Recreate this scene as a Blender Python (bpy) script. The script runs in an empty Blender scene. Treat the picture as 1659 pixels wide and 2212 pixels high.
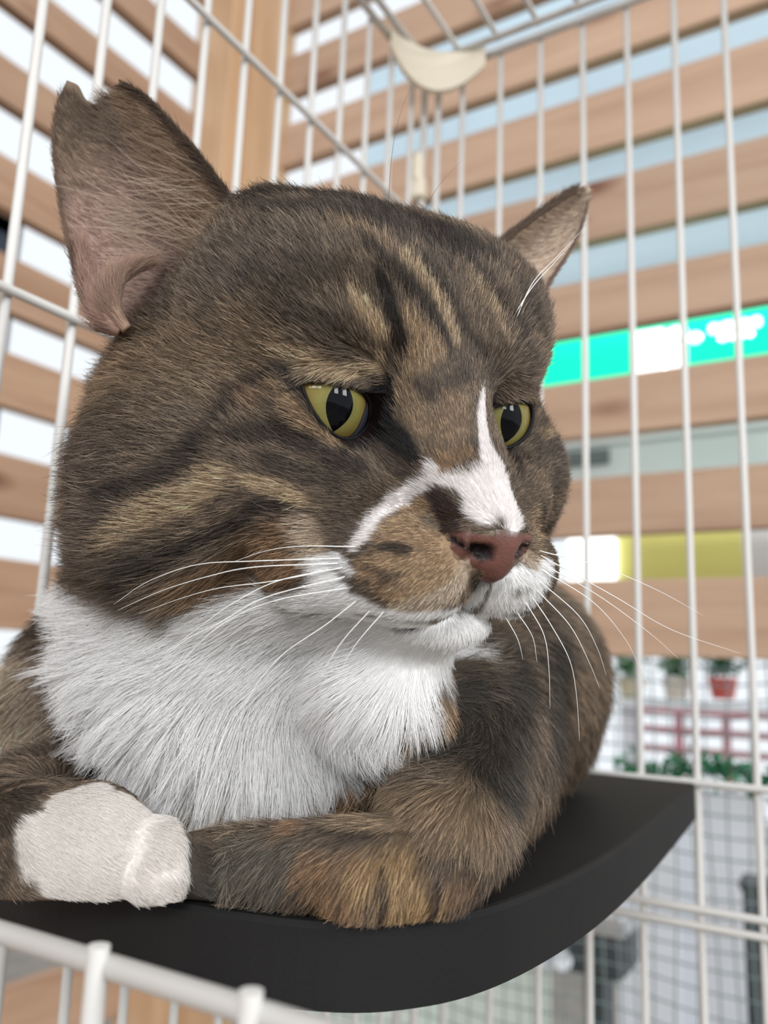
import bpy, math, random, os
import numpy as np
from mathutils import Vector, Matrix
from mathutils.bvhtree import BVHTree
from mathutils.kdtree import KDTree

random.seed(7)
RNG = np.random.default_rng(11)
scene = bpy.context.scene
COL = scene.collection

# ------------------------------------------------------------------ camera
FPX, CX, CY = 1800.0, 829.5, 1106.0


def cam_rotation(yaw, pitch, roll):
    a = math.pi / 2 + pitch
    rz = np.array([[math.cos(yaw), -math.sin(yaw), 0], [math.sin(yaw), math.cos(yaw), 0], [0, 0, 1]])
    rx = np.array([[1, 0, 0], [0, math.cos(a), -math.sin(a)], [0, math.sin(a), math.cos(a)]])
    rr = np.array([[math.cos(roll), -math.sin(roll), 0], [math.sin(roll), math.cos(roll), 0], [0, 0, 1]])
    return rz @ rx @ rr


RM = cam_rotation(math.radians(31.3), math.radians(10.4), math.radians(2.1))
CAM_H = 1.20                                    # the lens is this high above the floor
CAM = np.array([0.0, 0.0, CAM_H])

cam_data = bpy.data.cameras.new('camera')
cam = bpy.data.objects.new('camera', cam_data)
COL.objects.link(cam)
cam.matrix_world = Matrix([[*RM[0], 0], [*RM[1], 0], [*RM[2], CAM_H], [0, 0, 0, 1]])
cam_data.sensor_fit = 'VERTICAL'
cam_data.sensor_height = 4.90
cam_data.lens = 4.90 * FPX / 2212.0
cam_data.clip_start = 0.01
cam_data.clip_end = 60
cam_data.dof.use_dof = True
cam_data.dof.focus_distance = 0.192
cam_data.dof.aperture_fstop = 1.6
scene.camera = cam


def ray(u, v):
    return RM @ np.array([(u - CX) / FPX, -(v - CY) / FPX, -1.0])


def at(u, v, depth):
    """the point of the place that lies this deep (metres) along the line of sight through a pixel of the photograph"""
    return CAM + ray(u, v) * depth


def on_y(u, v, y):
    d = ray(u, v)
    return CAM + d * (y / d[1])


def on_x(u, v, x):
    d = ray(u, v)
    return CAM + d * (x / d[0])


def on_z(u, v, z):
    d = ray(u, v)
    return CAM + d * ((z - CAM_H) / d[2])


# ------------------------------------------------------------------ light and exposure
world = bpy.data.worlds.new('overcast_sky')
scene.world = world
world.use_nodes = True
bg = world.node_tree.nodes['Background']
bg.inputs[0].default_value = (0.90, 0.95, 1.0, 1)
bg.inputs[1].default_value = 0.80


def area_light(name, loc, target, size, size_y, power, col):
    l = bpy.data.lights.new(name, 'AREA')
    l.shape = 'RECTANGLE'
    l.size, l.size_y, l.energy, l.color = size, size_y, power, col
    o = bpy.data.objects.new(name, l)
    COL.objects.link(o)
    o.location = loc
    o.rotation_euler = (Vector(target) - Vector(loc)).to_track_quat('-Z', 'Y').to_euler()
    return o


# two windows of the room, high on the lens's right
area_light('window_light', CAM + RM @ np.array([0.86, 0.36, 0.30]) * 2.4, (-0.12, 0.2, CAM_H), 0.42, 0.62, 16, (0.95, 0.98, 1.0))
area_light('window_light', CAM + RM @ np.array([0.64, 0.42, 0.56]) * 2.4, (-0.12, 0.2, CAM_H), 0.36, 0.62, 14, (0.95, 0.98, 1.0))

# and a long one high up behind the lens
area_light('window_light', CAM + RM @ np.array([-0.10, 0.60, 0.80]) * 2.2, (-0.13, 0.18, CAM_H), 1.1, 0.4, 26, (0.97, 0.98, 1.0))

scene.cycles.max_bounces = 6
scene.cycles.diffuse_bounces = 3
scene.cycles.glossy_bounces = 2
scene.cycles.transmission_bounces = 4
scene.view_settings.view_transform = 'Standard'
scene.view_settings.look = 'None'
scene.view_settings.gamma = 1.0
scene.view_settings.use_curve_mapping = False
scene.view_settings.exposure = 0.40


# ------------------------------------------------------------------ helpers
def srgb(r, g, b):
    def f(c):
        c /= 255.0
        return c / 12.92 if c <= 0.04045 else ((c + 0.055) / 1.055) ** 2.4
    return (f(r), f(g), f(b))


def srgb_np(a):
    a = np.asarray(a, float) / 255.0
    return np.where(a <= 0.04045, a / 12.92, ((a + 0.055) / 1.055) ** 2.4)


def mesh_obj(name, verts, faces, mat, parent=None, smooth=False):
    me = bpy.data.meshes.new(name)
    me.from_pydata([tuple(map(float, v)) for v in verts], [], [tuple(map(int, f)) for f in faces])
    me.update()
    if smooth:
        me.polygons.foreach_set('use_smooth', [True] * len(me.polygons))
    o = bpy.data.objects.new(name, me)
    COL.objects.link(o)
    if mat is not None:
        me.materials.append(mat)
    if parent is not None:
        o.parent = parent
        o.matrix_parent_inverse = parent.matrix_world.inverted()
    return o


def empty(name, loc):
    o = bpy.data.objects.new(name, None)
    COL.objects.link(o)
    o.location = loc
    o.matrix_world = Matrix.Translation(Vector(loc))
    o.empty_display_size = 0.02
    return o


def tag(o, label=None, cat=None, group=None, kind=None):
    if label:
        o['label'] = label
    if cat:
        o['category'] = cat
    if group:
        o['group'] = group
    if kind:
        o['kind'] = kind
    return o


def tube(pts, rad, n=8, cap=True):
    """verts, faces of a round tube along a polyline; rad is a number or one per point"""
    pts = np.asarray(pts, float)
    m = len(pts)
    rad = np.broadcast_to(np.asarray(rad, float), (m,))
    tan = np.gradient(pts, axis=0)
    tan /= np.linalg.norm(tan, axis=1, keepdims=True) + 1e-12
    ref = np.array([0, 0, 1.0]) if abs(tan[0][2]) < 0.9 else np.array([1.0, 0, 0])
    V, F = [], []
    for i in range(m):
        a = np.cross(tan[i], ref)
        a /= np.linalg.norm(a) + 1e-12
        b = np.cross(tan[i], a)
        ref = -np.cross(tan[i], a) * -1 if False else ref
        for k in range(n):
            t = 2 * math.pi * k / n
            V.append(pts[i] + rad[i] * (math.cos(t) * a + math.sin(t) * b))
    for i in range(m - 1):
        for k in range(n):
            F.append((i * n + k, i * n + (k + 1) % n, (i + 1) * n + (k + 1) % n, (i + 1) * n + k))
    if cap:
        F.append(tuple(range(n - 1, -1, -1)))
        F.append(tuple((m - 1) * n + k for k in range(n)))
    return V, F


def box(lo, hi):
    x0, y0, z0 = lo
    x1, y1, z1 = hi
    V = [(x0, y0, z0), (x1, y0, z0), (x1, y1, z0), (x0, y1, z0), (x0, y0, z1), (x1, y0, z1), (x1, y1, z1), (x0, y1, z1)]
    F = [(0, 3, 2, 1), (4, 5, 6, 7), (0, 1, 5, 4), (1, 2, 6, 5), (2, 3, 7, 6), (3, 0, 4, 7)]
    return V, F


def bevel(o, w, seg=2):
    m = o.modifiers.new('bevel', 'BEVEL')
    m.width, m.segments, m.limit_method = w, seg, 'ANGLE'
    return o


def catmull(pts, n=8):
    p = np.asarray(pts, float)
    p = np.vstack([2 * p[0] - p[1], p, 2 * p[-1] - p[-2]])
    out = []
    for i in range(1, len(p) - 2):
        for t in np.arange(n) / n:
            a, b, c, d = p[i - 1:i + 3]
            out.append(0.5 * (2 * b + (c - a) * t + (2 * a - 5 * b + 4 * c - d) * t * t + (3 * b - a - 3 * c + d) * t ** 3))
    out.append(p[-2])
    return np.array(out)


class NT:
    """tiny helper for node materials"""
    def __init__(self, name):
        self.m = bpy.data.materials.new(name)
        self.m.use_nodes = True
        self.t = self.m.node_tree
        self.b = self.t.nodes['Principled BSDF']

    def n(self, kind, **kw):
        nd = self.t.nodes.new(kind)
        for k, v in kw.items():
            if k.startswith('i_'):
                nd.inputs[k[2:].replace('_', ' ')].default_value = v
            else:
                setattr(nd, k, v)
        return nd

    def l(self, a, b):
        self.t.links.new(a, b)

    def ramp(self, fac, stops):
        r = self.n('ShaderNodeValToRGB')
        el = r.color_ramp.elements
        while len(el) < len(stops):
            el.new(0.5)
        for e, (p, c) in zip(el, stops):
            e.position = p
            e.color = (*c, 1)
        self.l(fac, r.inputs[0])
        return r.outputs[0]


def simple_mat(name, col, rough=0.5, spec=0.5, noise=0.0, scale=60, emit=0.0):
    k = NT(name)
    k.b.inputs['Roughness'].default_value = rough
    k.b.inputs['Specular IOR Level'].default_value = spec
    if noise > 0:
        tc = k.n('ShaderNodeTexCoord')
        nz = k.n('ShaderNodeTexNoise', i_Scale=scale, i_Detail=4.0)
        k.l(tc.outputs['Object'], nz.inputs['Vector'])
        c = np.array(col)
        o = k.ramp(nz.outputs['Fac'], [(0.3, tuple(c * (1 - noise))), (0.7, tuple(np.minimum(c * (1 + noise), 1)))])
        k.l(o, k.b.inputs['Base Color'])
        if emit:
            k.l(o, k.b.inputs['Emission Color'])
    else:
        k.b.inputs['Base Color'].default_value = (*col, 1)
        k.b.inputs['Emission Color'].default_value = (*col, 1)
    k.b.inputs['Emission Strength'].default_value = emit
    return k.m


# ================================================================== the place: slatted timber room round the cage
def wood_mat(name, c_dark, c_mid, c_light, rough=0.6):
    k = NT(name)
    tc = k.n('ShaderNodeTexCoord')
    info = k.n('ShaderNodeObjectInfo')
    mp = k.n('ShaderNodeMapping')
    mp.inputs['Scale'].default_value = (1.2, 16, 16)
    off = k.n('ShaderNodeVectorMath', operation='SCALE')
    k.l(info.outputs['Random'], off.inputs[3])
    off.inputs[0].default_value = (37.0, 11.0, 23.0)
    add = k.n('ShaderNodeVectorMath', operation='ADD')
    k.l(tc.outputs['Object'], mp.inputs['Vector'])
    k.l(mp.outputs[0], add.inputs[0])
    k.l(off.outputs[0], add.inputs[1])
    nz = k.n('ShaderNodeTexNoise', i_Scale=2.2, i_Detail=6.0, i_Roughness=0.6)
    nz.inputs['Distortion'].default_value = 0.6
    k.l(add.outputs[0], nz.inputs['Vector'])
    grain = k.ramp(nz.outputs['Fac'], [(0.22, c_dark), (0.5, c_mid), (0.80, c_light)])
    # knots
    mk = k.n('ShaderNodeMapping')
    mk.inputs['Scale'].default_value = (3.2, 9.0, 9.0)
    k.l(tc.outputs['Object'], mk.inputs['Vector'])
    ak = k.n('ShaderNodeVectorMath', operation='ADD')
    k.l(mk.outputs[0], ak.inputs[0])
    k.l(off.outputs[0], ak.inputs[1])
    vo = k.n('ShaderNodeTexVoronoi', i_Scale=0.9)
    k.l(ak.outputs[0], vo.inputs['Vector'])
    kn = k.ramp(vo.outputs['Distance'], [(0.05, (1, 1, 1)), (0.16, (0, 0, 0))])
    mx = k.n('ShaderNodeMix', data_type='RGBA')
    k.l(kn, mx.inputs[0])
    k.l(grain, mx.inputs[6])
    mx.inputs[7].default_value = (*srgb(120, 76, 54), 1)
    # each board its own tone
    hsv = k.n('ShaderNodeHueSaturation')
    mr = k.n('ShaderNodeMapRange')
    mr.inputs['To Min'].default_value = 0.86
    mr.inputs['To Max'].default_value = 1.08
    k.l(info.outputs['Random'], mr.inputs['Value'])
    k.l(mr.outputs[0], hsv.inputs['Value'])
    k.l(mx.outputs[2], hsv.inputs['Color'])
    k.l(hsv.outputs[0], k.b.inputs['Base Color'])
    k.b.inputs['Roughness'].default_value = rough
    bp = k.n('ShaderNodeBump')
    bp.inputs['Strength'].default_value = 0.15
    bp.inputs['Distance'].default_value = 0.002
    k.l(nz.outputs['Fac'], bp.inputs['Height'])
    k.l(bp.outputs[0], k.b.inputs['Normal'])
    return k.m


M_PINE = wood_mat('pale_pine', srgb(160, 126, 101), srgb(180, 148, 123), srgb(192, 161, 135))
M_PINE2 = wood_mat('worn_pine', srgb(156, 118, 92), srgb(176, 141, 114), srgb(192, 160, 132))
M_POST = wood_mat('post_pine', srgb(176, 138, 102), srgb(200, 164, 128), srgb(212, 178, 142))

XW, YW = -1.07, 1.10                 # inner faces of the two slatted walls
GAPS_B = [(1.180, 1.143), (1.037, 0.993), (0.889, 0.853), (0.744, 0.708), (0.603, 0.556), (0.467, 0.406), (0.317, 0.263), (0.179, 0.122)]
GAPS_L = [(1.225, 1.165), (1.075, 1.012), (0.930, 0.866), (0.779, 0.716), (0.623, 0.571), (0.477, 0.425), (0.338, 0.277), (0.184, 0.130),
          (0.030, -0.020), (-0.115, -0.165), (-0.260, -0.310), (-0.405, -0.455), (-0.55, -0.60)]


def plank(parent, axis, a, b, face, z0, z1, mat, thick=0.024, tilt=0.0):
    """a board of its own origin with its length along local X; axis 'x' for the back wall, 'y' for the side wall"""
    L, H = abs(b - a), z1 - z0
    V, F = box((-L / 2, 0, -H / 2), (L / 2, thick, H / 2))
    o = mesh_obj('plank', V, F, mat)
    if axis == 'x':
        M = Matrix.Translation((0.5 * (a + b), face, 0.5 * (z0 + z1) + CAM_H)) @ Matrix.Rotation(tilt, 4, 'Y')
    else:
        M = Matrix.Translation((face, 0.5 * (a + b), 0.5 * (z0 + z1) + CAM_H)) @ Matrix.Rotation(math.pi / 2, 4, 'Z') @ Matrix.Rotation(tilt, 4, 'Y')
    o.parent = parent
    o.matrix_parent_inverse = parent.matrix_world.inverted()
    o.matrix_world = M
    bevel(o, 0.0015, 1)
    return o


wall_back = tag(empty('wall_back', (0, YW, 0)), 'slatted wall of pale pine boards behind the cage', None, None, 'structure')
zt = 1.32
for g in GAPS_B:
    plank(wall_back, 'x', -0.925, 1.5, YW, g[0] * 1.0218, zt, M_PINE, tilt=random.uniform(-0.002, 0.002))
    zt = g[1]
plank(wall_back, 'x', -0.925, 1.5, YW, 0.023, zt, M_PINE)

wall_left = tag(empty('wall_left', (XW, 0, 0)), 'slatted wall of pale pine boards beside the cage', None, None, 'structure')
zt = 1.36
for i, g in enumerate(GAPS_L):
    plank(wall_left, 'y', -1.3, 1.03, XW, g[0] * (1.0224 if g[0] > 0 else 1.0), zt, M_PINE2, tilt=random.uniform(-0.002, 0.002))
    zt = g[1]
plank(wall_left, 'y', -1.3, 1.03, XW, -0.9, zt, M_PINE2)

# corner post: two timbers side by side, on the floor
post = tag(empty('trim_1', (XW, YW, 0)), 'corner post of two pale timbers where the slatted walls meet', None, None, 'structure')
for (x0, x1, y0, y1) in ((-1.10, -1.005, 1.03, 1.125), (-1.003, -0.925, 1.075, 1.125)):
    H = CAM_H + 1.4
    V, F = box((-H / 2, -(y1 - y0) / 2, -(x1 - x0) / 2), (H / 2, (y1 - y0) / 2, (x1 - x0) / 2))
    o = mesh_obj('post', V, F, M_POST, post)
    o.matrix_world = Matrix.Translation((0.5 * (x0 + x1), 0.5 * (y0 + y1), H / 2)) @ Matrix.Rotation(-math.pi / 2, 4, 'Y')
    bevel(o, 0.002, 1)

# floor
kf = NT('floor_boards')
tc = kf.n('ShaderNodeTexCoord')
nz = kf.n('ShaderNodeTexNoise', i_Scale=8.0, i_Detail=5.0)
kf.l(tc.outputs['Object'], nz.inputs['Vector'])
kf.l(kf.ramp(nz.outputs['Fac'], [(0.3, srgb(120, 112, 102)), (0.7, srgb(146, 138, 128))]), kf.b.inputs['Base Color'])
kf.b.inputs['Roughness'].default_value = 0.7
V, F = box((-6, -4, -0.05), (6, 8, 0.0))
tag(mesh_obj('floor', V, F, kf.m), 'pale concrete floor under the cage and beyond the netting', None, None, 'structure')

# ------------------------------------------------------------------ what shows through the gaps
M_BLUE = simple_mat('pale_blue_paint', srgb(206, 226, 236), 0.6, 0.3, 0.05, 3)
V, F = box((-1.3, 1.95, 0.45 + CAM_H), (3.2, 2.0, 1.9 + CAM_H))
tag(mesh_obj('wall_outer', V, F, M_BLUE), 'pale blue painted wall seen through the upper gaps', None, None, 'structure')

M_WHITE = simple_mat('white_board', (0.90, 0.90, 0.90), 0.4)
M_GREEN = simple_mat('backlit_green', (0.0, 0.70, 0.40), 0.4, emit=1.1)
M_LIT = simple_mat('backlit_white', (1.0, 1.0, 0.98), 0.4, emit=1.6)
M_YEL = simple_mat('yellow_print', srgb(255, 248, 150), 0.5, 0.3, 0.10, 4)


def rounded_plate(name, pts, y, t, mat, parent=None):
    """flat plate in a plane y = const from (x, z) corner points, t thick"""
    n = len(pts)
    V = [(p[0], y, p[1]) for p in pts] + [(p[0], y + t, p[1]) for p in pts]
    F = [tuple(range(n)), tuple(range(2 * n - 1, n - 1, -1))] + [(i, i + n, (i + 1) % n + n, (i + 1) % n) for i in range(n)]
    return mesh_obj(name, V, F, mat, parent)


def round_rect(x0, x1, z0, z1, r, n=5):
    out = []
    for cx_, cz_, a0 in ((x1 - r, z1 - r, 0), (x0 + r, z1 - r, 90), (x0 + r, z0 + r, 180), (x1 - r, z0 + r, 270)):
        for k in range(n + 1):
            a = math.radians(a0 + 90 * k / n)
            out.append((cx_ + r * math.cos(a), cz_ + r * math.sin(a)))
    return out


def px_rect(u0, u1, v0, v1, y, r=0.004):
    a, b = on_y(u0, v1, y), on_y(u1, v0, y)
    return round_rect(a[0], b[0], a[2], b[2], r)


YS = 1.30
sign = empty('backlit_sign', on_y(1400, 745, YS))
tag(sign, 'glowing green backlit sign with white emblem and lettering behind the slats', 'sign')
a, b = on_y(1140, 770, YS), on_y(1800, 690, YS)
SZ0, SZ1 = on_y(1455, 822, YS)[2], on_y(1455, 680, YS)[2]
GZ0, GZ1 = on_y(1455, 792, YS)[2], on_y(1455, 698, YS)[2]
rounded_plate('panel', round_rect(a[0], b[0], SZ0, SZ1, 0.006), YS, 0.03, M_GREEN, sign)
zc = lambda f: GZ0 + (GZ1 - GZ0) * f


def sign_blob(u0, u1, f0, f1, r, nm='lettering'):
    x0, x1 = on_y(u0, 745, YS)[0], on_y(u1, 745, YS)[0]
    rounded_plate(nm, round_rect(x0, x1, zc(f0), zc(f1), r), YS - 0.002, 0.0035, M_LIT, sign)


sign_blob(1366, 1440, -0.04, 0.92, 0.008, 'emblem')
sign_blob(1432, 1484, -0.04, 0.52, 0.006, 'emblem')
sign_blob(1440, 1486, 0.60, 0.90, 0.012, 'emblem')
sign_blob(1486, 1518, 0.46, 0.70, 0.010, 'emblem')
for u0, u1 in ((1532, 1556), (1558, 1592), (1602, 1622), (1624, 1648)):
    sign_blob(u0, u1, 0.60, 0.82, 0.006)
for u0, u1 in ((1552, 1572), (1574, 1592), (1594, 1612), (1614, 1630)):
    sign_blob(u0, u1, 0.40, 0.54, 0.006)

YP = 1.34
poster = empty('yellow_poster', on_y(1470, 1200, YP))
tag(poster, 'yellow printed board with white margins behind the lowest gap', 'poster')
rounded_plate('board', px_rect(1320, 1760, 1100, 1300, YP), YP, 0.012, M_WHITE, poster)
rounded_plate('yellow_panel', px_rect(1338, 1600, 1112, 1288, YP, 0.003), YP - 0.002, 0.003, M_YEL, poster)
lamp = tag(rounded_plate('light_box', px_rect(1226, 1322, 1150, 1262, YP - 0.02, 0.014), YP - 0.02, 0.03, M_LIT), 'small glowing white light box left of the yellow board', 'light box')

YD = 1.80
duct = empty('grey_duct', on_y(1400, 970, YD))
tag(duct, 'pale grey casing running behind the slats above the yellow board', 'casing')
M_GREY = simple_mat('pale_grey_metal', srgb(246, 247, 250), 0.45)
a, b = on_y(1150, 975, YD), on_y(1850, 975, YD)
DZ = lambda v: on_y(1455, v, YD)[2]
V, F = box((a[0], YD, DZ(1050)), (b[0], YD + 0.12, DZ(945)))
bevel(mesh_obj('casing', V, F, M_GREY, duct), 0.01)
V, F = box((a[0], YD - 0.012, DZ(946)), (b[0], YD + 0.12, DZ(905)))
bevel(mesh_obj('top_rail', V, F, M_GREY, duct), 0.004)
V, F = box((on_y(1225, 975, YD)[0], YD - 0.008, DZ(990)), (on_y(1318, 975, YD)[0], YD, DZ(955)))
bevel(mesh_obj('vent_slot', V, F, simple_mat('vent_grey', srgb(120, 128, 130), 0.6), duct), 0.006)

# dark window frame outside the side wall
win = empty('window_1', (-1.75, 0.7, CAM_H))
tag(win, 'dark framed window outside the boards of the side wall', None, None, 'structure')
M_NAVY = simple_mat('dark_frame', srgb(44, 52, 64), 0.4)
p0 = on_x(46, 515, -1.75)
for (ya, yb, za, zb) in ((p0[1] - 0.10, p0[1], 0.25, 1.02), (p0[1] - 0.9, p0[1] - 0.8, 0.25, 1.02), (p0[1] - 0.9, p0[1], 0.98, 1.08), (p0[1] - 0.9, p0[1], 0.2, 0.3)):
    V, F = box((-1.80, ya, za + CAM_H), (-1.75, yb, zb + CAM_H))
    mesh_obj('window_frame', V, F, M_NAVY, win)
V, F = box((-1.785, p0[1] - 0.82, 0.28 + CAM_H), (-1.775, p0[1] - 0.08, 1.0 + CAM_H))
mesh_obj('window_pane', V, F, simple_mat('dark_pane', srgb(40, 48, 60), 0.08, 0.6), win)

# ------------------------------------------------------------------ the cage
M_WIRE = simple_mat('cream_coated_wire', (0.60, 0.575, 0.54), 0.42, 0.5, 0.03, 30)
XL, YB, YF, PITCH = -0.258, 0.4553, 0.0910, 0.028
ZTOP, ZBOT = 0.407, -0.46
XR = 0.42
WR, RR = 0.0019, 0.0024
cage = empty('pet_cage', (0.5 * (XL + XR), 0.5 * (YB + YF), CAM_H + ZBOT))
tag(cage, 'cream coated wire pet cage around the cat and its shelf', 'cage')
_vt, _ft = tube([(0, 0, -0.5), (0, 0, 0.5)], 1.0, 10)
WIRE_MESH = bpy.data.meshes.new('wire')
WIRE_MESH.from_pydata([tuple(v) for v in _vt], [], _ft)
WIRE_MESH.polygons.foreach_set('use_smooth', [len(f) == 4 for f in _ft])
WIRE_MESH.materials.append(M_WIRE)


def wire(a, b, r, parent, name='wire'):
    a, b = Vector(a), Vector(b)
    o = bpy.data.objects.new(name, WIRE_MESH)
    COL.objects.link(o)
    o.parent = parent
    o.matrix_parent_inverse = parent.matrix_world.inverted()
    q = (b - a).to_track_quat('Z', 'Y')
    o.matrix_world = Matrix.Translation((a + b) / 2) @ q.to_matrix().to_4x4() @ Matrix.Diagonal((r, r, (b - a).length, 1))
    return o


def rails(name, segs, r):
    (a, b), rest = segs[0], segs[1:]
    V, F = tube([a, b], r, 10)
    o = mesh_obj(name, V, F, M_WIRE, cage, smooth=True)
    for a, b in rest:
        wire(a, b, r, o, 'rail')
    return o


ZC = CAM_H
# side panel (x = XL)
side = rails('side_panel', [((XL, YF, ZC + ZTOP), (XL, YB, ZC + ZTOP)), ((XL, YF, ZC + ZBOT), (XL, YB, ZC + ZBOT))], RR)
for k in range(-2, 11):
    y = 0.1664 + PITCH * k
    wire((XL - 0.0033, y, ZC + ZBOT), (XL - 0.0033, y, ZC + ZTOP), WR, side)
for z in (0.298, 0.125, -0.075, -0.26):
    wire((XL, YF, ZC + z), (XL, YB, ZC + z), WR, side, 'cross_wire')
# back panel (y = YB)
back = rails('back_panel', [((XL, YB, ZC + ZTOP), (XR, YB, ZC + ZTOP)), ((XL, YB, ZC + ZBOT), (XR, YB, ZC + ZBOT))], RR)
for k in range(0, 24):
    x = -0.2280 + PITCH * k
    wire((x, YB + 0.0033, ZC + ZBOT), (x, YB + 0.0033, ZC + ZTOP), WR, back)
for z in (-0.0525, -0.112, -0.1195):
    wire((XL, YB, ZC + z), (XR, YB, ZC + z), WR, back, 'cross_wire')
# corner posts
for dx, dy in ((0.002, 0.0), (0.013, 0.0)):
    wire((XL + dx, YB + dy, ZC + ZBOT), (XL + dx, YB + dy, ZC + ZTOP), RR, back, 'corner_post')
# roof panel
roof = rails('roof_panel', [((XL, YB - 0.006, ZC + ZTOP + 0.006), (XR, YB - 0.006, ZC + ZTOP + 0.006)), ((XL + 0.006, YF, ZC + ZTOP + 0.006), (XL + 0.006, YB, ZC + ZTOP + 0.006))], RR)
for k in range(0, 24):
    x = -0.2280 + PITCH * k
    wire((x, YF, ZC + ZTOP + 0.0095), (x, YB, ZC + ZTOP + 0.0095), WR, roof)
# front panel with its open door: only the part below the opening
front = rails('front_panel', [((XL, YF, ZC - 0.0437), (XR, YF, ZC - 0.0437)), ((XL, YF, ZC + ZBOT), (XR, YF, ZC + ZBOT))], 0.0017)
for k in range(-5, 18):
    x = -0.0995 + PITCH * k
    if x > XL:
        wire((x, YF - 0.0012, ZC + ZBOT), (x, YF - 0.0012, ZC - 0.0408), 0.0016, front)
# moulded corner bracket under the roof
arc_n = 16
V, F = [], []
M_PLASTIC = simple_mat('cream_plastic', srgb(226, 214, 192), 0.45)
R0 = 0.046
for i in range(arc_n + 1):
    t = i / arc_n
    # a concave quarter ring from the side rail to the back rail
    ang = math.pi / 2 * t
    px, py = XL + 0.001 + R0 * (1 - math.sin(ang)) , YB - 0.001 - R0 * (1 - math.cos(ang))
    sag = 0.016 * math.sin(math.pi * t)
    for (off, z) in ((0.0, ZTOP + 0.004), (0.003, ZTOP + 0.004), (0.003, ZTOP - 0.010 - sag), (0.0, ZTOP - 0.010 - sag)):
        V.append((px + off, py - off, ZC + z))
for i in range(arc_n):
    for k in range(4):
        F.append((i * 4 + k, i * 4 + (k + 1) % 4, i * 4 + 4 + (k + 1) % 4, i * 4 + 4 + k))
F += [(3, 2, 1, 0), tuple(arc_n * 4 + k for k in range(4))]
mesh_obj('corner_bracket', V, F, M_PLASTIC, cage, smooth=False)
# clip on the corner post
V, F = box((XL - 0.004, YB - 0.007, ZC + 0.313), (XL + 0.006, YB + 0.002, ZC + 0.328))
bevel(mesh_obj('post_clip', V, F, M_PLASTIC, cage), 0.002)
V, F = tube([(XL + 0.001, YB - 0.004, ZC + 0.326), (XL + 0.001, YB - 0.004, ZC + 0.340), (XL + 0.001, YB - 0.004, ZC + 0.346)], [0.004, 0.0045, 0.0025], 12)
mesh_obj('post_clip', V, F, M_PLASTIC, cage)

# ------------------------------------------------------------------ the black shelf
ks = NT('black_shelf_plastic')
tc = ks.n('ShaderNodeTexCoord')
nz = ks.n('ShaderNodeTexNoise', i_Scale=900.0, i_Detail=2.0)
ks.l(tc.outputs['Object'], nz.inputs['Vector'])
nz2 = ks.n('ShaderNodeTexNoise', i_Scale=14.0, i_Detail=3.0)
ks.l(tc.outputs['Object'], nz2.inputs['Vector'])
ks.l(ks.ramp(nz2.outputs['Fac'], [(0.3, srgb(19, 18, 18)), (0.7, srgb(28, 26, 25))]), ks.b.inputs['Base Color'])
ks.b.inputs['Roughness'].default_value = 0.7
ks.b.inputs['Specular IOR Level'].default_value = 0.22
bp = ks.n('ShaderNodeBump')
bp.inputs['Strength'].default_value = 0.25
bp.inputs['Distance'].default_value = 0.0003
ks.l(nz.outputs['Fac'], bp.inputs['Height'])
ks.l(bp.outputs[0], ks.b.inputs['Normal'])
ZS = ZC - 0.0523
edge = catmull([(-0.088, 0.4525), (-0.0815, 0.370), (-0.0770, 0.306), (-0.0750, 0.259), (-0.0757, 0.220), (-0.0800, 0.186), (-0.0885, 0.1655), (-0.104, 0.152),
                (-0.134, 0.1445), (-0.163, 0.1440), (-0.206, 0.149), (-0.2545, 0.158)], 6)
outline = [tuple(p) for p in edge] + [(-0.2545, 0.4525)]
V, F = [], []
nO = len(outline)
cxy = np.array([-0.17, 0.30])
prof = [(0.004, -0.0185), (0.0, -0.0170), (0.0, -0.0015), (0.0008, -0.0003), (0.0018, 0.0)]
for ins, dz in prof:
    for p in outline:
        q = np.array(p)
        dv = cxy - q
        dv /= np.linalg.norm(dv)
        q = q + dv * ins
        V.append((q[0], q[1], ZS + dz))
for r in range(len(prof) - 1):
    for i in range(nO):
        F.append((r * nO + i, r * nO + (i + 1) % nO, (r + 1) * nO + (i + 1) % nO, (r + 1) * nO + i))
F.append(tuple(range(nO - 1, -1, -1)))
F.append(tuple((len(prof) - 1) * nO + i for i in range(nO)))
shelf = mesh_obj('cat_shelf', V, F, ks.m)
tag(shelf, 'matte black rounded shelf fixed in the cage corner under the cat', 'shelf')


# ------------------------------------------------------------------ netting and what lies beyond it
M_NET = simple_mat('grey_green_net', srgb(122, 134, 134), 0.5)
V, F = [], []


def add_to(v, f):
    F.extend([tuple(i + len(V) for i in q) for q in f])
    V.extend([tuple(p) for p in v])


YN = 1.135
CELL = 0.023
for i in range(0, 46):
    z = 0.02 - CELL * i
    xs = np.linspace(-0.92, 0.75, 50)
    add_to(*tube([(x, YN + 0.006 * math.sin(7 * x + i), z + CAM_H + 0.005 * math.sin(9 * x + 0.6 * i) - 0.004 * math.sin(23 * x)) for x in xs], 0.0011, 4))
for j in range(0, 72):
    x = -0.915 + CELL * j
    zs = np.linspace(0.025, -1.02, 36)
    add_to(*tube([(x + 0.004 * math.sin(11 * z + j), YN + 0.006 * math.sin(7 * x), z + CAM_H) for z in zs], 0.0011, 4))
net = tag(mesh_obj('wire_netting', V, F, M_NET), 'grey green netting stretched across the opening below the boards', 'netting', None, 'stuff')

# low frame the netting is fixed to
V, F = box((-0.925, YN - 0.02, CAM_H - 1.06), (1.5, YN + 0.03, CAM_H - 1.02))
tag(mesh_obj('trim_2', V, F, M_PINE), 'wooden sill at the foot of the netting', None, None, 'structure')


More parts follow.
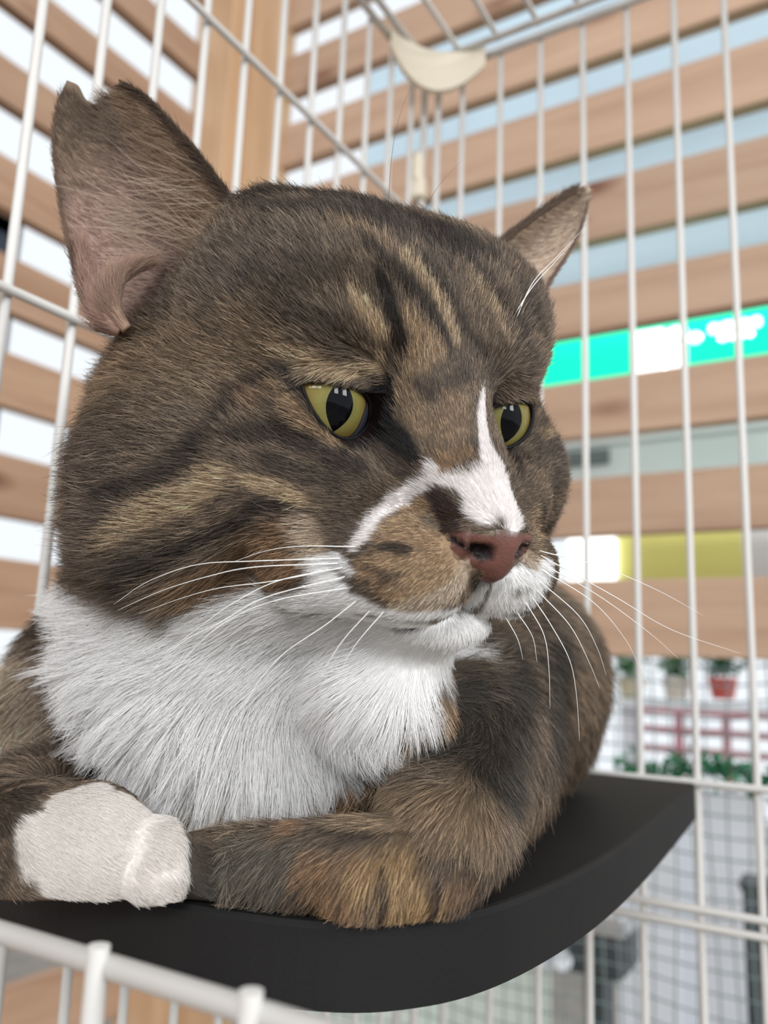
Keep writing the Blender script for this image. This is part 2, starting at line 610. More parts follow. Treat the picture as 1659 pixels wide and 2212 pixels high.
def leaf_mesh(n, centre_fn, size, seed):
    r = np.random.default_rng(seed)
    V, F = [], []
    for i in range(n):
        c = np.asarray(centre_fn(r), float)
        a = r.standard_normal(3)
        a /= np.linalg.norm(a)
        b = np.cross(a, r.standard_normal(3))
        b /= np.linalg.norm(b)
        nn = np.cross(a, b)
        s = size * (0.6 + 0.8 * r.random())
        k = len(V)
        V += [c, c + a * s * 0.5 + b * s * 0.22 + nn * s * 0.06, c + a * s, c + a * s * 0.5 - b * s * 0.22 + nn * s * 0.06]
        F += [(k, k + 1, k + 2), (k, k + 2, k + 3)]
    return V, F


M_LEAF = simple_mat('garland_green', srgb(46, 104, 72), 0.6, 0.3, 0.35, 40)
M_LEAF2 = simple_mat('plant_green', srgb(92, 140, 92), 0.6, 0.3, 0.3, 20)
ga, gb = on_y(1350, 1655, 1.03), on_y(1720, 1680, 1.03)
gar = empty('leaf_garland', ga)
tag(gar, 'green leaf garland strung in front of the netting beside the shelf tip', 'garland')
gp = [ga + (gb - ga) * t + np.array([0, 0, -0.006 * math.sin(math.pi * 3 * t)]) for t in np.linspace(0, 1, 20)]
V, F = tube(gp, 0.0015, 6)
mesh_obj('stem', V, F, M_LEAF, gar)
V, F = leaf_mesh(520, lambda r: gp[r.integers(0, 20)] + r.standard_normal(3) * [0.008, 0.006, 0.007], 0.013, 3)
tag(mesh_obj('leaves', V, F, M_LEAF, gar), kind='stuff')

# beyond the netting
M_LAV = simple_mat('lavender_white', srgb(242, 244, 250), 0.5)
M_PALEG = simple_mat('pale_green_board', srgb(232, 242, 230), 0.5)
M_DGREY = simple_mat('dark_grey', srgb(62, 70, 72), 0.4)
M_RED = simple_mat('pink_red', srgb(222, 150, 156), 0.5)
M_SILVER = simple_mat('bright_metal', (0.85, 0.86, 0.88), 0.12)
M_SILVER.node_tree.nodes['Principled BSDF'].inputs['Metallic'].default_value = 0.9
FL = 0.0


def block(name, u0, u1, v0, v1, y, t, mat, parent, r=0.004):
    a, b = on_y(u0, v1, y), on_y(u1, v0, y)
    V, F = box((a[0], y, a[2]), (b[0], y + t, b[2]))
    return bevel(mesh_obj(name, V, F, mat, parent), r)


scr = empty('white_screen', on_y(1450, 1950, 2.0) * [1, 1, 0])
tag(scr, 'lavender white folding screen standing beyond the netting', 'screen')
a, b = on_y(1330, 2000, 2.0), on_y(1600, 1720, 2.0)
for i in range(2):
    x0 = a[0] + (b[0] - a[0]) * 0.44 * i
    x1 = x0 + (b[0] - a[0]) * (0.5 + 0.2 * i)
    V, F = box((x0, 2.0 + 0.05 * i, 0.06), (x1, 2.03 + 0.05 * i, b[2]))
    bevel(mesh_obj('panel', V, F, M_LAV, scr), 0.004)
    for xx in (x0 + 0.02, x1 - 0.03):
        V, F = box((xx, 2.005 + 0.05 * i, 0.0), (xx + 0.02, 2.025 + 0.05 * i, 0.07))
        mesh_obj('foot', V, F, M_LAV, scr)
grn = empty('green_board', on_y(900, 2180, 1.9) * [1, 1, 0])
tag(grn, 'pale green board leaning low behind the netting under the shelf', 'board')
a, b = on_y(640, 2180, 1.9), on_y(1185, 2060, 1.9)
V, F = box((a[0], 1.9, 0.0), (b[0], 1.92, b[2]))
bevel(mesh_obj('panel', V, F, M_PALEG, grn), 0.004)
V, F = box((a[0], 1.885, b[2] - 0.03), (b[0], 1.935, b[2]))
bevel(mesh_obj('top_strip', V, F, M_LAV, grn), 0.004)

# dark post by the frame's edge
pst = empty('dark_post', on_y(1640, 2100, 1.6) * [1, 1, 0])
tag(pst, 'dark grey metal post standing beyond the netting at the picture edge', 'post')
a, b = on_y(1606, 2000, 1.6), on_y(1668, 1925, 1.6)
V, F = box((a[0], 1.6, 0.0), (b[0], 1.65, b[2]))
bevel(mesh_obj('shaft', V, F, M_DGREY, pst), 0.006)
V, F = box((a[0] - 0.03, 1.57, 0.0), (b[0] + 0.03, 1.68, 0.02))
bevel(mesh_obj('base_plate', V, F, M_DGREY, pst), 0.004)
V, F = box((a[0] - 0.005, 1.595, b[2] - 0.006), (b[0] + 0.005, 1.655, b[2] + 0.012))
bevel(mesh_obj('cap', V, F, M_DGREY, pst), 0.004)

# grey appliance on a stand
app = empty('grey_appliance', on_y(1270, 2050, 1.5) * [1, 1, 0])
tag(app, 'dark grey boxy appliance with bright metal rim seen under the shelf edge', 'appliance')
block('housing', 1205, 1342, 2000, 2095, 1.5, 0.12, M_DGREY, app, 0.008)
block('metal_rim', 1200, 1346, 1985, 2003, 1.492, 0.135, M_SILVER, app, 0.004)
a = on_y(1270, 2095, 1.5)
V, F = box((a[0] - 0.02, 1.54, 0.0), (a[0] + 0.02, 1.58, a[2]))
mesh_obj('stand', V, F, M_DGREY, app)
V, F = tube([on_y(1215, 2075, 1.488), on_y(1215, 2075, 1.5)], 0.016, 20)
mesh_obj('glint_disc', V, F, M_SILVER, app, smooth=False)  # metal disc added to stand for a sun glint

# red railing
rl = empty('red_railing', on_y(1490, 1600, 2.3) * [1, 1, 0])
tag(rl, 'pinkish red railing far beyond the netting', 'railing')
a, b = on_y(1370, 1612, 2.3), on_y(1610, 1545, 2.3)
for z in (a[2], 0.5 * (a[2] + b[2]), b[2]):
    V, F = tube([(a[0], 2.3, z), (b[0] + 0.3, 2.3, z)], 0.009, 8)
    mesh_obj('rail', V, F, M_RED, rl, smooth=True)
for i in range(6):
    x = a[0] + (b[0] + 0.3 - a[0]) * i / 5
    V, F = tube([(x, 2.3, 0.0), (x, 2.3, b[2])], 0.011, 8)
    mesh_obj('post', V, F, M_RED, rl, smooth=True)

# plants on a ledge
led = tag(mesh_obj('plant_ledge', *box((on_y(1330, 1512, 2.1)[0], 2.0, on_y(1400, 1524, 2.1)[2]), (on_y(1750, 1512, 2.1)[0], 2.25, on_y(1400, 1512, 2.1)[2])), M_LAV),
          'white ledge carrying the potted plants far behind', 'ledge')
V, F = box((on_y(1340, 1512, 2.1)[0], 2.1, 0), (on_y(1345, 1512, 2.1)[0] + 0.02, 2.14, on_y(1400, 1524, 2.1)[2]))
mesh_obj('leg', V, F, M_LAV, led)
V, F = box((on_y(1740, 1512, 2.1)[0], 2.1, 0), (on_y(1745, 1512, 2.1)[0] + 0.02, 2.14, on_y(1400, 1524, 2.1)[2]))
mesh_obj('leg', V, F, M_LAV, led)
pots = [(1365, (206, 190, 160), M_LEAF2, 'pale', 'potted plant in a beige pot, nearest the cat on the ledge'),
        (1462, (220, 206, 190), M_LEAF2, 'cream', 'potted plant in a cream pot in the middle of the ledge'),
        (1562, (196, 84, 74), M_LEAF, 'red', 'dark leaved plant in a red pot on the ledge')]
for i, (u, c, lm, nm, lab) in enumerate(pots):
    q = on_y(u, 1511, 2.1)
    pt = empty('potted_plant', q)
    tag(pt, lab, 'plant', 'plants on the far ledge')
    hh = 0.05
    V, F = tube([q + [0, 0, 0.0005], q + [0, 0, hh * 0.8], q + [0, 0, hh]], [0.024, 0.032, 0.034], 16)
    mesh_obj('pot', V, F, simple_mat('pot_' + nm, srgb(*c), 0.5), pt, smooth=False)
    V, F = leaf_mesh(160, lambda r: q + [0, 0, hh + 0.03] + r.standard_normal(3) * [0.016, 0.014, 0.014], 0.022, 20 + i)
    tag(mesh_obj('foliage', V, F, lm, pt), kind='stuff')


# ================================================================== the cat
# the cat is shaped in centimetres: a head frame (X towards the cat's left, Y to the nose, Z up, origin between the eyes)
# and, for the body, the axes of the place with the origin at the height of the lens
HS = 1.03
H0 = np.array([1.1234, 2.2768, -19.2393]) * HS
HX = np.array([0.843, -0.006, -0.539])
HX /= np.linalg.norm(HX)
HZ = np.array([0.082, 0.990, 0.118])
HZ -= HX * (HZ @ HX)
HZ /= np.linalg.norm(HZ)
HY = np.cross(HX, HZ)
if HY[2] < 0:
    HY = -HY
HMAT = np.stack([HX, HY, HZ], axis=1)
WH = RM @ HMAT                                    # head axes in the place
WO = RM @ H0                                      # head origin, cm


def h2w(h):
    return WO + HS * (np.asarray(h, float) @ WH.T)


def w2h(p):
    return ((np.asarray(p, float) - WO) @ WH) / HS


def to_m(p):
    return np.asarray(p, float) * 0.01 + CAM


def pc(u, v, depth_cm):
    """centimetre point on the line of sight through a pixel"""
    return ray(u, v) * depth_cm


def ell(p, c, r, R=None):
    q = p - np.asarray(c, np.float32)
    if R is not None:
        q = q @ R
    r = np.asarray(r, np.float32)
    k0 = np.sqrt(((q / r) ** 2).sum(-1))
    k1 = np.sqrt(((q / r ** 2) ** 2).sum(-1)) + 1e-6
    return k0 * (k0 - 1) / k1


def caps(p, a, b, ra, rb):
    a = np.asarray(a, np.float32)
    b = np.asarray(b, np.float32)
    ab = b - a
    t = np.clip(((p - a) @ ab) / (ab @ ab), 0, 1)
    q = p - (a + t[..., None] * ab)
    return np.sqrt((q ** 2).sum(-1)) - (ra + (rb - ra) * t)


def smin(a, b, k):
    h = np.clip(0.5 + 0.5 * (b - a) / k, 0, 1)
    return b * (1 - h) + a * h - k * h * (1 - h)


def smax(a, b, k):
    return -smin(-a, -b, k)


EYE_C = np.array([2.42, -1.02, 0.0])               # centre of an eyeball (mirrored for the other)
EYE_R = 1.12
# outline of the open lids, seen from the front: (outwards from the nose, up) in the head frame, about 0.9 in front of the eyeball's centre
LID = np.array([(3.54, 0.56), (3.02, 0.46), (2.43, 0.38), (1.94, 0.30), (1.62, 0.14), (1.40, -0.12), (1.10, -0.50), (1.36, -0.62),
                (1.70, -0.71), (2.02, -0.73), (2.43, -0.64), (2.86, -0.34), (3.22, 0.08)])
LID_G = catmull(np.vstack([LID - EYE_C[[0, 2]], (LID - EYE_C[[0, 2]])[:1]]), 4)[:-1] / 0.92


def poly_sdf(g, poly):
    d = np.full(len(g), 1e9)
    inside = np.zeros(len(g), bool)
    n = len(poly)
    for i in range(n):
        a, b = poly[i], poly[(i + 1) % n]
        e = b - a
        w = g - a
        t = np.clip((w @ e) / (e @ e), 0, 1)
        d = np.minimum(d, ((w - t[:, None] * e) ** 2).sum(1))
        c = ((a[1] <= g[:, 1]) != (b[1] <= g[:, 1])) & (g[:, 0] < e[0] * (g[:, 1] - a[1]) / (e[1] if abs(e[1]) > 1e-9 else 1e-9) + a[0])
        inside ^= c
    d = np.sqrt(d)
    return np.where(inside, -d, d)


def sdf_head(h):
    """h in the head frame, signed distance in cm of the frame; mirrored about the middle"""
    x = np.abs(h[..., 0])
    p = np.stack([x, h[..., 1], h[..., 2]], -1)
    d = ell(p, (0, -4.6, 0.75), (5.1, 4.7, 4.5))                       # skull
    d = smin(d, ell(p, (1.7, -2.3, 2.3), (3.0, 2.4, 2.3)), 1.2)        # forehead
    d = smin(d, ell(p, (2.5, -4.2, 3.9), (1.2, 1.4, 1.1)), 0.9)        # root of the ear
    d = smax(d, -ell(p, (5.6, -4.7, 1.7), (1.0, 1.3, 1.1)), 0.8)       # hollow before the ear
    d = smin(d, ell(p, (3.9, -3.0, -1.6), (2.3, 2.6, 2.2)), 1.2)       # cheek bone
    d = smin(d, ell(p, (4.2, -4.8, -2.6), (2.6, 2.8, 2.8)), 1.5)       # jowl
    d = smin(d, caps(p, (0, -1.5, 1.8), (0, 1.15, -1.2), 1.55, 1.05), 0.9)   # bridge
    d = smin(d, caps(p, (0, 1.0, -1.2), (0, 2.25, -2.35), 1.02, 0.78), 0.4)   # nose back
    d = smin(d, ell(p, (1.75, -0.62, 1.45), (1.45, 0.9, 0.70)), 0.6)   # brow
    d = smin(d, ell(p, (2.1, -0.9, -2.0), (1.9, 1.9, 1.3)), 0.8)       # under the eye
    d = smin(d, ell(p, (1.22, 1.25, -3.38), (1.45, 1.42, 1.20)), 0.35)  # whisker pad
    d = smin(d, ell(p, (2.3, -0.3, -3.5), (1.4, 1.6, 1.15)), 0.7)      # behind the pad
    jaw = caps(p, (0, 0.85, -4.75), (2.9, -2.8, -4.3), 0.6, 1.2)
    jaw = smin(jaw, ell(p, (0, 0.85, -4.72), (1.45, 0.95, 0.52)), 0.5)
    jaw = smin(jaw, ell(p, (0, -2.4, -4.2), (3.2, 3.0, 1.5)), 0.8)
    d = smin(d, jaw, 0.15)
    # the line of the mouth
    m = np.minimum(caps(p, (0, 2.3, -4.15), (0.75, 2.0, -4.52), 0.14, 0.13), caps(p, (0.75, 2.0, -4.52), (2.35, 0.4, -4.62), 0.13, 0.1))
    d = smax(d, -m, 0.18)
    # philtrum
    d = smax(d, -caps(p, (0, 2.80, -3.4), (0, 2.62, -4.2), 0.1, 0.1), 0.12)
    # nose leather
    n = ell(p, (0, 2.50, -2.56), (0.86, 0.58, 0.58))
    n = smin(n, ell(p, (0.64, 2.34, -2.50), (0.42, 0.52, 0.36)), 0.2)
    n = smin(n, ell(p, (0, 2.50, -3.02), (0.40, 0.42, 0.42)), 0.3)
    d = smin(d, n, 0.14)
    d = smax(d, -caps(p, (0.38, 3.2, -2.76), (0.52, 2.7, -2.70), 0.14, 0.18), 0.08)   # nostril
    d = smax(d, -caps(p, (0.54, 2.95, -2.70), (1.08, 2.35, -2.46), 0.12, 0.06), 0.08)   # nostril slit
    # lids around the eye
    q = p - EYE_C
    r = np.sqrt((q ** 2).sum(-1))
    d = smin(d, r - (EYE_R + 0.12), 0.35)
    near = (r < 1.7) & (q[..., 1] > 0.12)
    qn = q[near]
    g = qn[:, [0, 2]] / qn[:, 1:2]
    carve = poly_sdf(g, LID_G) * np.clip(qn[:, 1], 0.2, 1.2)
    dn = d[near]
    d[near] = smax(dn, -carve, 0.07)
    return d


BODY_BOUNDS = (np.array([-27.5, 11.8, -5.4]), np.array([-4.0, 45.0, 14.0]))


def sdf_cat(p):
    p = p.astype(np.float32)
    d = ell(p, (-16.4, 29.5, -0.4), (6.9, 12.0, 5.4))                     # trunk
    d = smin(d, ell(p, (-17.6, 37.0, -0.2), (4.9, 6.5, 5.4)), 2.0)        # rump
    d = smin(d, ell(p, (-13.6, 34.5, -2.6), (2.4, 5.5, 2.6)), 1.0)        # thigh
    d = smin(d, ell(p, (-16.0, 22.0, -1.4), (6.4, 4.6, 4.6)), 2.0)        # chest
    d = smin(d, ell(p, (-22.2, 20.8, -1.5), (3.0, 4.6, 4.1)), 1.4)        # shoulder by the panel
    d = smin(d, ell(p, (-11.4, 23.0, -2.4), (2.9, 4.2, 3.1)), 1.4)        # other shoulder
    d = smin(d, caps(p, h2w((-0.3, -6.8, -1.6)), (-17.2, 24.0, 0.3), 5.2, 5.8), 1.8)    # neck
    d = smin(d, caps(p, h2w((-1.6, -4.6, -5.0)), (-16.4, 19.8, -2.0), 3.0, 3.6), 1.8)   # bib
    d = smin(d, caps(p, pc(490, 950, 24.5), pc(420, 1390, 25.0), 3.6, 3.8), 1.6)          # thick ruff
    d = smin(d, caps(p, h2w((0.2, -0.4, -4.9)), pc(830, 1470, 20.8), 0.9, 1.7), 0.8)       # throat
    # folded foreleg under the face
    d = smin(d, caps(p, (-10.6, 22.0, -2.2), pc(965, 1800, 18.6), 2.0, 1.3), 0.9)
    d = smin(d, caps(p, pc(930, 1868, 18.1), pc(800, 1890, 17.8), 1.05, 1.0), 0.3)
    d = smin(d, caps(p, pc(820, 1875, 18.0), pc(430, 1885, 18.9), 1.05, 0.9), 0.3)
    # foreleg with the white paw
    d = smin(d, caps(p, (-23.4, 18.6, -3.9), pc(60, 1835, 18.6), 1.35, 1.2), 0.6)
    d = smin(d, caps(p, pc(60, 1835, 18.6), pc(235, 1850, 18.4), 1.2, 1.12), 0.5)
    d = smin(d, ell(p, pc(190, 1800, 18.7), (1.22, 1.22, 1.10)), 0.4)
    for t in (pc(338, 1845, 18.3), pc(335, 1895, 17.9), pc(328, 1835, 18.8)):
        d = smin(d, ell(p, t, (0.70, 0.70, 0.74)), 0.14)
    d = smax(d, -caps(p, pc(300, 1750, 17.9), pc(286, 1800, 17.55), 0.22, 0.20), 0.3)
    d = smax(d, -caps(p, pc(286, 1800, 17.5), pc(268, 1850, 17.15), 0.20, 0.10), 0.3)
    d = smax(d, -caps(p, pc(300, 1885, 17.15), pc(380, 1868, 17.55), 0.13, 0.13), 0.2)
    hd = sdf_head(w2h(p).astype(np.float32)) * HS
    d = smin(d, hd, 0.9)
    d = smax(d, -(p[..., 2] + 5.22), 0.3)                                 # rests on the shelf
    return d


def surface_nets(fn, lo, hi, step, block=4):
    """one closed surface of a signed distance, only worked out near the surface"""
    nb = np.ceil((hi - lo) / (step * block)).astype(int)
    bs = step * block
    c = [lo[i] + (np.arange(nb[i]) + 0.5) * bs for i in range(3)]
    C = np.stack(np.meshgrid(*c, indexing='ij'), -1)
    cd = fn(C.reshape(-1, 3)).reshape(nb)
    N = nb * block
    G = np.repeat(np.repeat(np.repeat(np.where(cd > 0, 1.0, -1.0).astype(np.float32), block, 0), block, 1), block, 2)
    act = np.argwhere(np.abs(cd) < bs * 1.35)
    off = np.stack(np.meshgrid(*[np.arange(block)] * 3, indexing='ij'), -1).reshape(-1, 3)
    for s in range(0, len(act), 8000):
        ijk = (act[s:s + 8000, None, :] * block + off[None]).reshape(-1, 3)
        G[ijk[:, 0], ijk[:, 1], ijk[:, 2]] = fn(lo + (ijk + 0.5) * step)
    G[0] = G[-1] = 1
    G[:, 0] = G[:, -1] = 1
    G[:, :, 0] = G[:, :, -1] = 1
    S = G < 0
    cnt = np.zeros(tuple(N - 1), np.int8)
    for dx in (0, 1):
        for dy in (0, 1):
            for dz in (0, 1):
                cnt += S[dx:N[0] - 1 + dx, dy:N[1] - 1 + dy, dz:N[2] - 1 + dz]
    cells = np.argwhere((cnt > 0) & (cnt < 8))
    idx = -np.ones(tuple(N - 1), np.int64)
    idx[cells[:, 0], cells[:, 1], cells[:, 2]] = np.arange(len(cells))
    acc = np.zeros((len(cells), 3))
    num = np.zeros(len(cells))
    corners = [(a, b, c) for a in (0, 1) for b in (0, 1) for c in (0, 1)]
    vals = {q: G[cells[:, 0] + q[0], cells[:, 1] + q[1], cells[:, 2] + q[2]] for q in corners}
    for q in corners:
        for ax in range(3):
            if q[ax] == 0:
                r = list(q)
                r[ax] = 1
                a, b = vals[q], vals[tuple(r)]
                cr = (a < 0) != (b < 0)
                t = np.where(cr, a / np.where(cr, a - b, 1), 0)
                pt = np.tile(np.array(q, float), (len(cells), 1))
                pt[:, ax] += t
                acc[cr] += pt[cr]
                num[cr] += 1
    V = lo + (cells + acc / num[:, None] + 0.5) * step
    faces = []
    for ax in range(3):
        u, w = (ax + 1) % 3, (ax + 2) % 3
        A = [slice(0, N[i]) for i in range(3)]
        B = [slice(0, N[i]) for i in range(3)]
        A[ax] = slice(0, N[ax] - 1)
        B[ax] = slice(1, N[ax])
        a, b = S[tuple(A)], S[tuple(B)]
        e = np.argwhere(a != b)
        e = e[(e[:, u] > 0) & (e[:, w] > 0) & (e[:, u] < N[u] - 1) & (e[:, w] < N[w] - 1)]
        fl = a[e[:, 0], e[:, 1], e[:, 2]]
        q = []
        for du, dw in ((1, 1), (0, 1), (0, 0), (1, 0)):
            k = e.copy()
            k[:, u] -= du
            k[:, w] -= dw
            q.append(idx[k[:, 0], k[:, 1], k[:, 2]])
        q = np.stack(q, 1)
        q[~fl] = q[~fl][:, ::-1]
        faces.append(q)
    F = np.concatenate(faces)
    F = F[(F >= 0).all(1)]
    return V, F


# ------------------------------------------------------------------ ears
def resample(pts, n):
    p = catmull(pts, 12)
    L = np.r_[0, np.cumsum(np.linalg.norm(np.diff(p, axis=0), axis=1))]
    t = np.linspace(0, L[-1], n)
    return np.stack([np.interp(t, L, p[:, i]) for i in range(3)], 1)


def ear_shell(lat, med, top, bulge, thick=0.17, ns=40, nt=44):
    """lateral and medial edge from root to tip, the ragged top edge from lateral to medial; a cup with two skins (cm)"""
    A, B = resample(lat, nt), resample(med, nt)
    T = resample(top, ns) if len(top) > 2 else np.linspace(top[0], top[-1], ns)
    s = np.linspace(0, 1, ns)[None, :, None]
    t = np.linspace(0, 1, nt)[:, None, None]
    P = A[:, None] * (1 - s) + B[:, None] * s
    P = P + (T[None] - P[-1:]) * t ** 5
    back = h2w((0, -1, 0)) - h2w((0, 0, 0))
    back /= np.linalg.norm(back)
    prof = (np.sin(math.pi * s) ** 0.8) * bulge * (1 - 0.85 * t ** 1.3)
    P = P + back * prof
    gs = np.gradient(P, axis=1)
    gt = np.gradient(P, axis=0)
    N = np.cross(gs, gt)
    N /= np.linalg.norm(N, axis=2, keepdims=True) + 1e-9
    if (N @ back).mean() < 0:
        N = -N
    edge = np.minimum(np.minimum(s, 1 - s) * 10, (1 - t) * 8 + 0.0)
    th = thick * np.clip(edge, 0.12, 1)
    Q = P + N * th
    nv = ns * nt
    V = np.concatenate([P.reshape(-1, 3), Q.reshape(-1, 3)])
    F = []
    I = np.arange(nv).reshape(nt, ns)
    for i in range(nt - 1):
        for j in range(ns - 1):
            a, b, c, d = I[i, j], I[i, j + 1], I[i + 1, j + 1], I[i + 1, j]
            F.append((a, b, c, d))
            F.append((d + nv, c + nv, b + nv, a + nv))
    rim = list(I[0, :]) + list(I[1:, -1]) + list(I[-1, -2::-1]) + list(I[-2:0:-1, 0])
    for k in range(len(rim)):
        a, b = rim[k], rim[(k + 1) % len(rim)]
        F.append((b, a, a + nv, b + nv))
    return V, F, P, Q, -N


E1 = lambda L: [pc(*q) for q in L]
EAR_NEAR = ear_shell(E1([(340, 745, 22.4), (262, 722, 21.7), (215, 700, 21.7), (182, 655, 22.0), (162, 590, 22.3), (140, 490, 22.6), (122, 380, 22.8), (116, 300, 22.9), (125, 225, 23.0), (145, 173, 23.0)]),
                     E1([(500, 560, 21.6), (515, 455, 21.9), (450, 355, 22.2), (380, 272, 22.5), (322, 213, 22.8), (285, 186, 22.9), (256, 171, 23.0)]),
                     E1([(145, 173, 23.0), (172, 181, 23.0), (190, 208, 23.0), (214, 220, 23.0), (237, 201, 23.0), (262, 196, 23.0), (256, 171, 23.0)]), 2.0)
EAR_FAR = ear_shell(E1([(1120, 760, 24.6), (1160, 665, 24.8), (1195, 598, 25.2), (1235, 535, 25.6), (1258, 480, 25.9), (1275, 406, 26.2)]),
                    E1([(1050, 640, 24.0), (1062, 560, 24.2), (1100, 515, 24.6), (1160, 468, 25.2), (1220, 428, 25.8), (1268, 400, 26.2)]),
                    E1([(1275, 406, 26.2), (1268, 400, 26.2)]), 1.5)


# ------------------------------------------------------------------ body mesh
BV, BF = surface_nets(sdf_cat, *BODY_BOUNDS, 0.14)
_tri = np.concatenate([BF[:, [0, 1, 2]], BF[:, [0, 2, 3]]])


def vert_normals(V, tri):
    n = np.cross(V[tri[:, 1]] - V[tri[:, 0]], V[tri[:, 2]] - V[tri[:, 0]])
    out = np.zeros_like(V)
    for k in range(3):
        np.add.at(out, tri[:, k], n)
    return out / (np.linalg.norm(out, axis=1, keepdims=True) + 1e-12)


BN = vert_normals(BV, _tri)
BVH = BVHTree.FromPolygons([tuple(v) for v in BV], [tuple(map(int, f)) for f in BF])


def hit(u, v):
    """where the line of sight through a pixel meets the cat (cm), or None"""
    r = BVH.ray_cast(Vector((0, 0, 0)), Vector(ray(u, v)))
    return None if r[0] is None else np.array(r[0])


# ------------------------------------------------------------------ markings of the coat
W_ = (246, 244, 242)
BLZ = (236, 230, 227)
CRM = (226, 205, 168)
DK = (58, 48, 41)
VD = (28, 22, 20)
TN = (172, 146, 116)
LT = (198, 172, 140)
GR = (112, 98, 85)
OR = (164, 130, 98)
BG = (206, 184, 160)
MUZ = (172, 144, 114)
FLK_SHADED = (68, 62, 55)  # dark grey flank fur, with the shade lying there mixed into the colour
CHOC = (66, 47, 39)
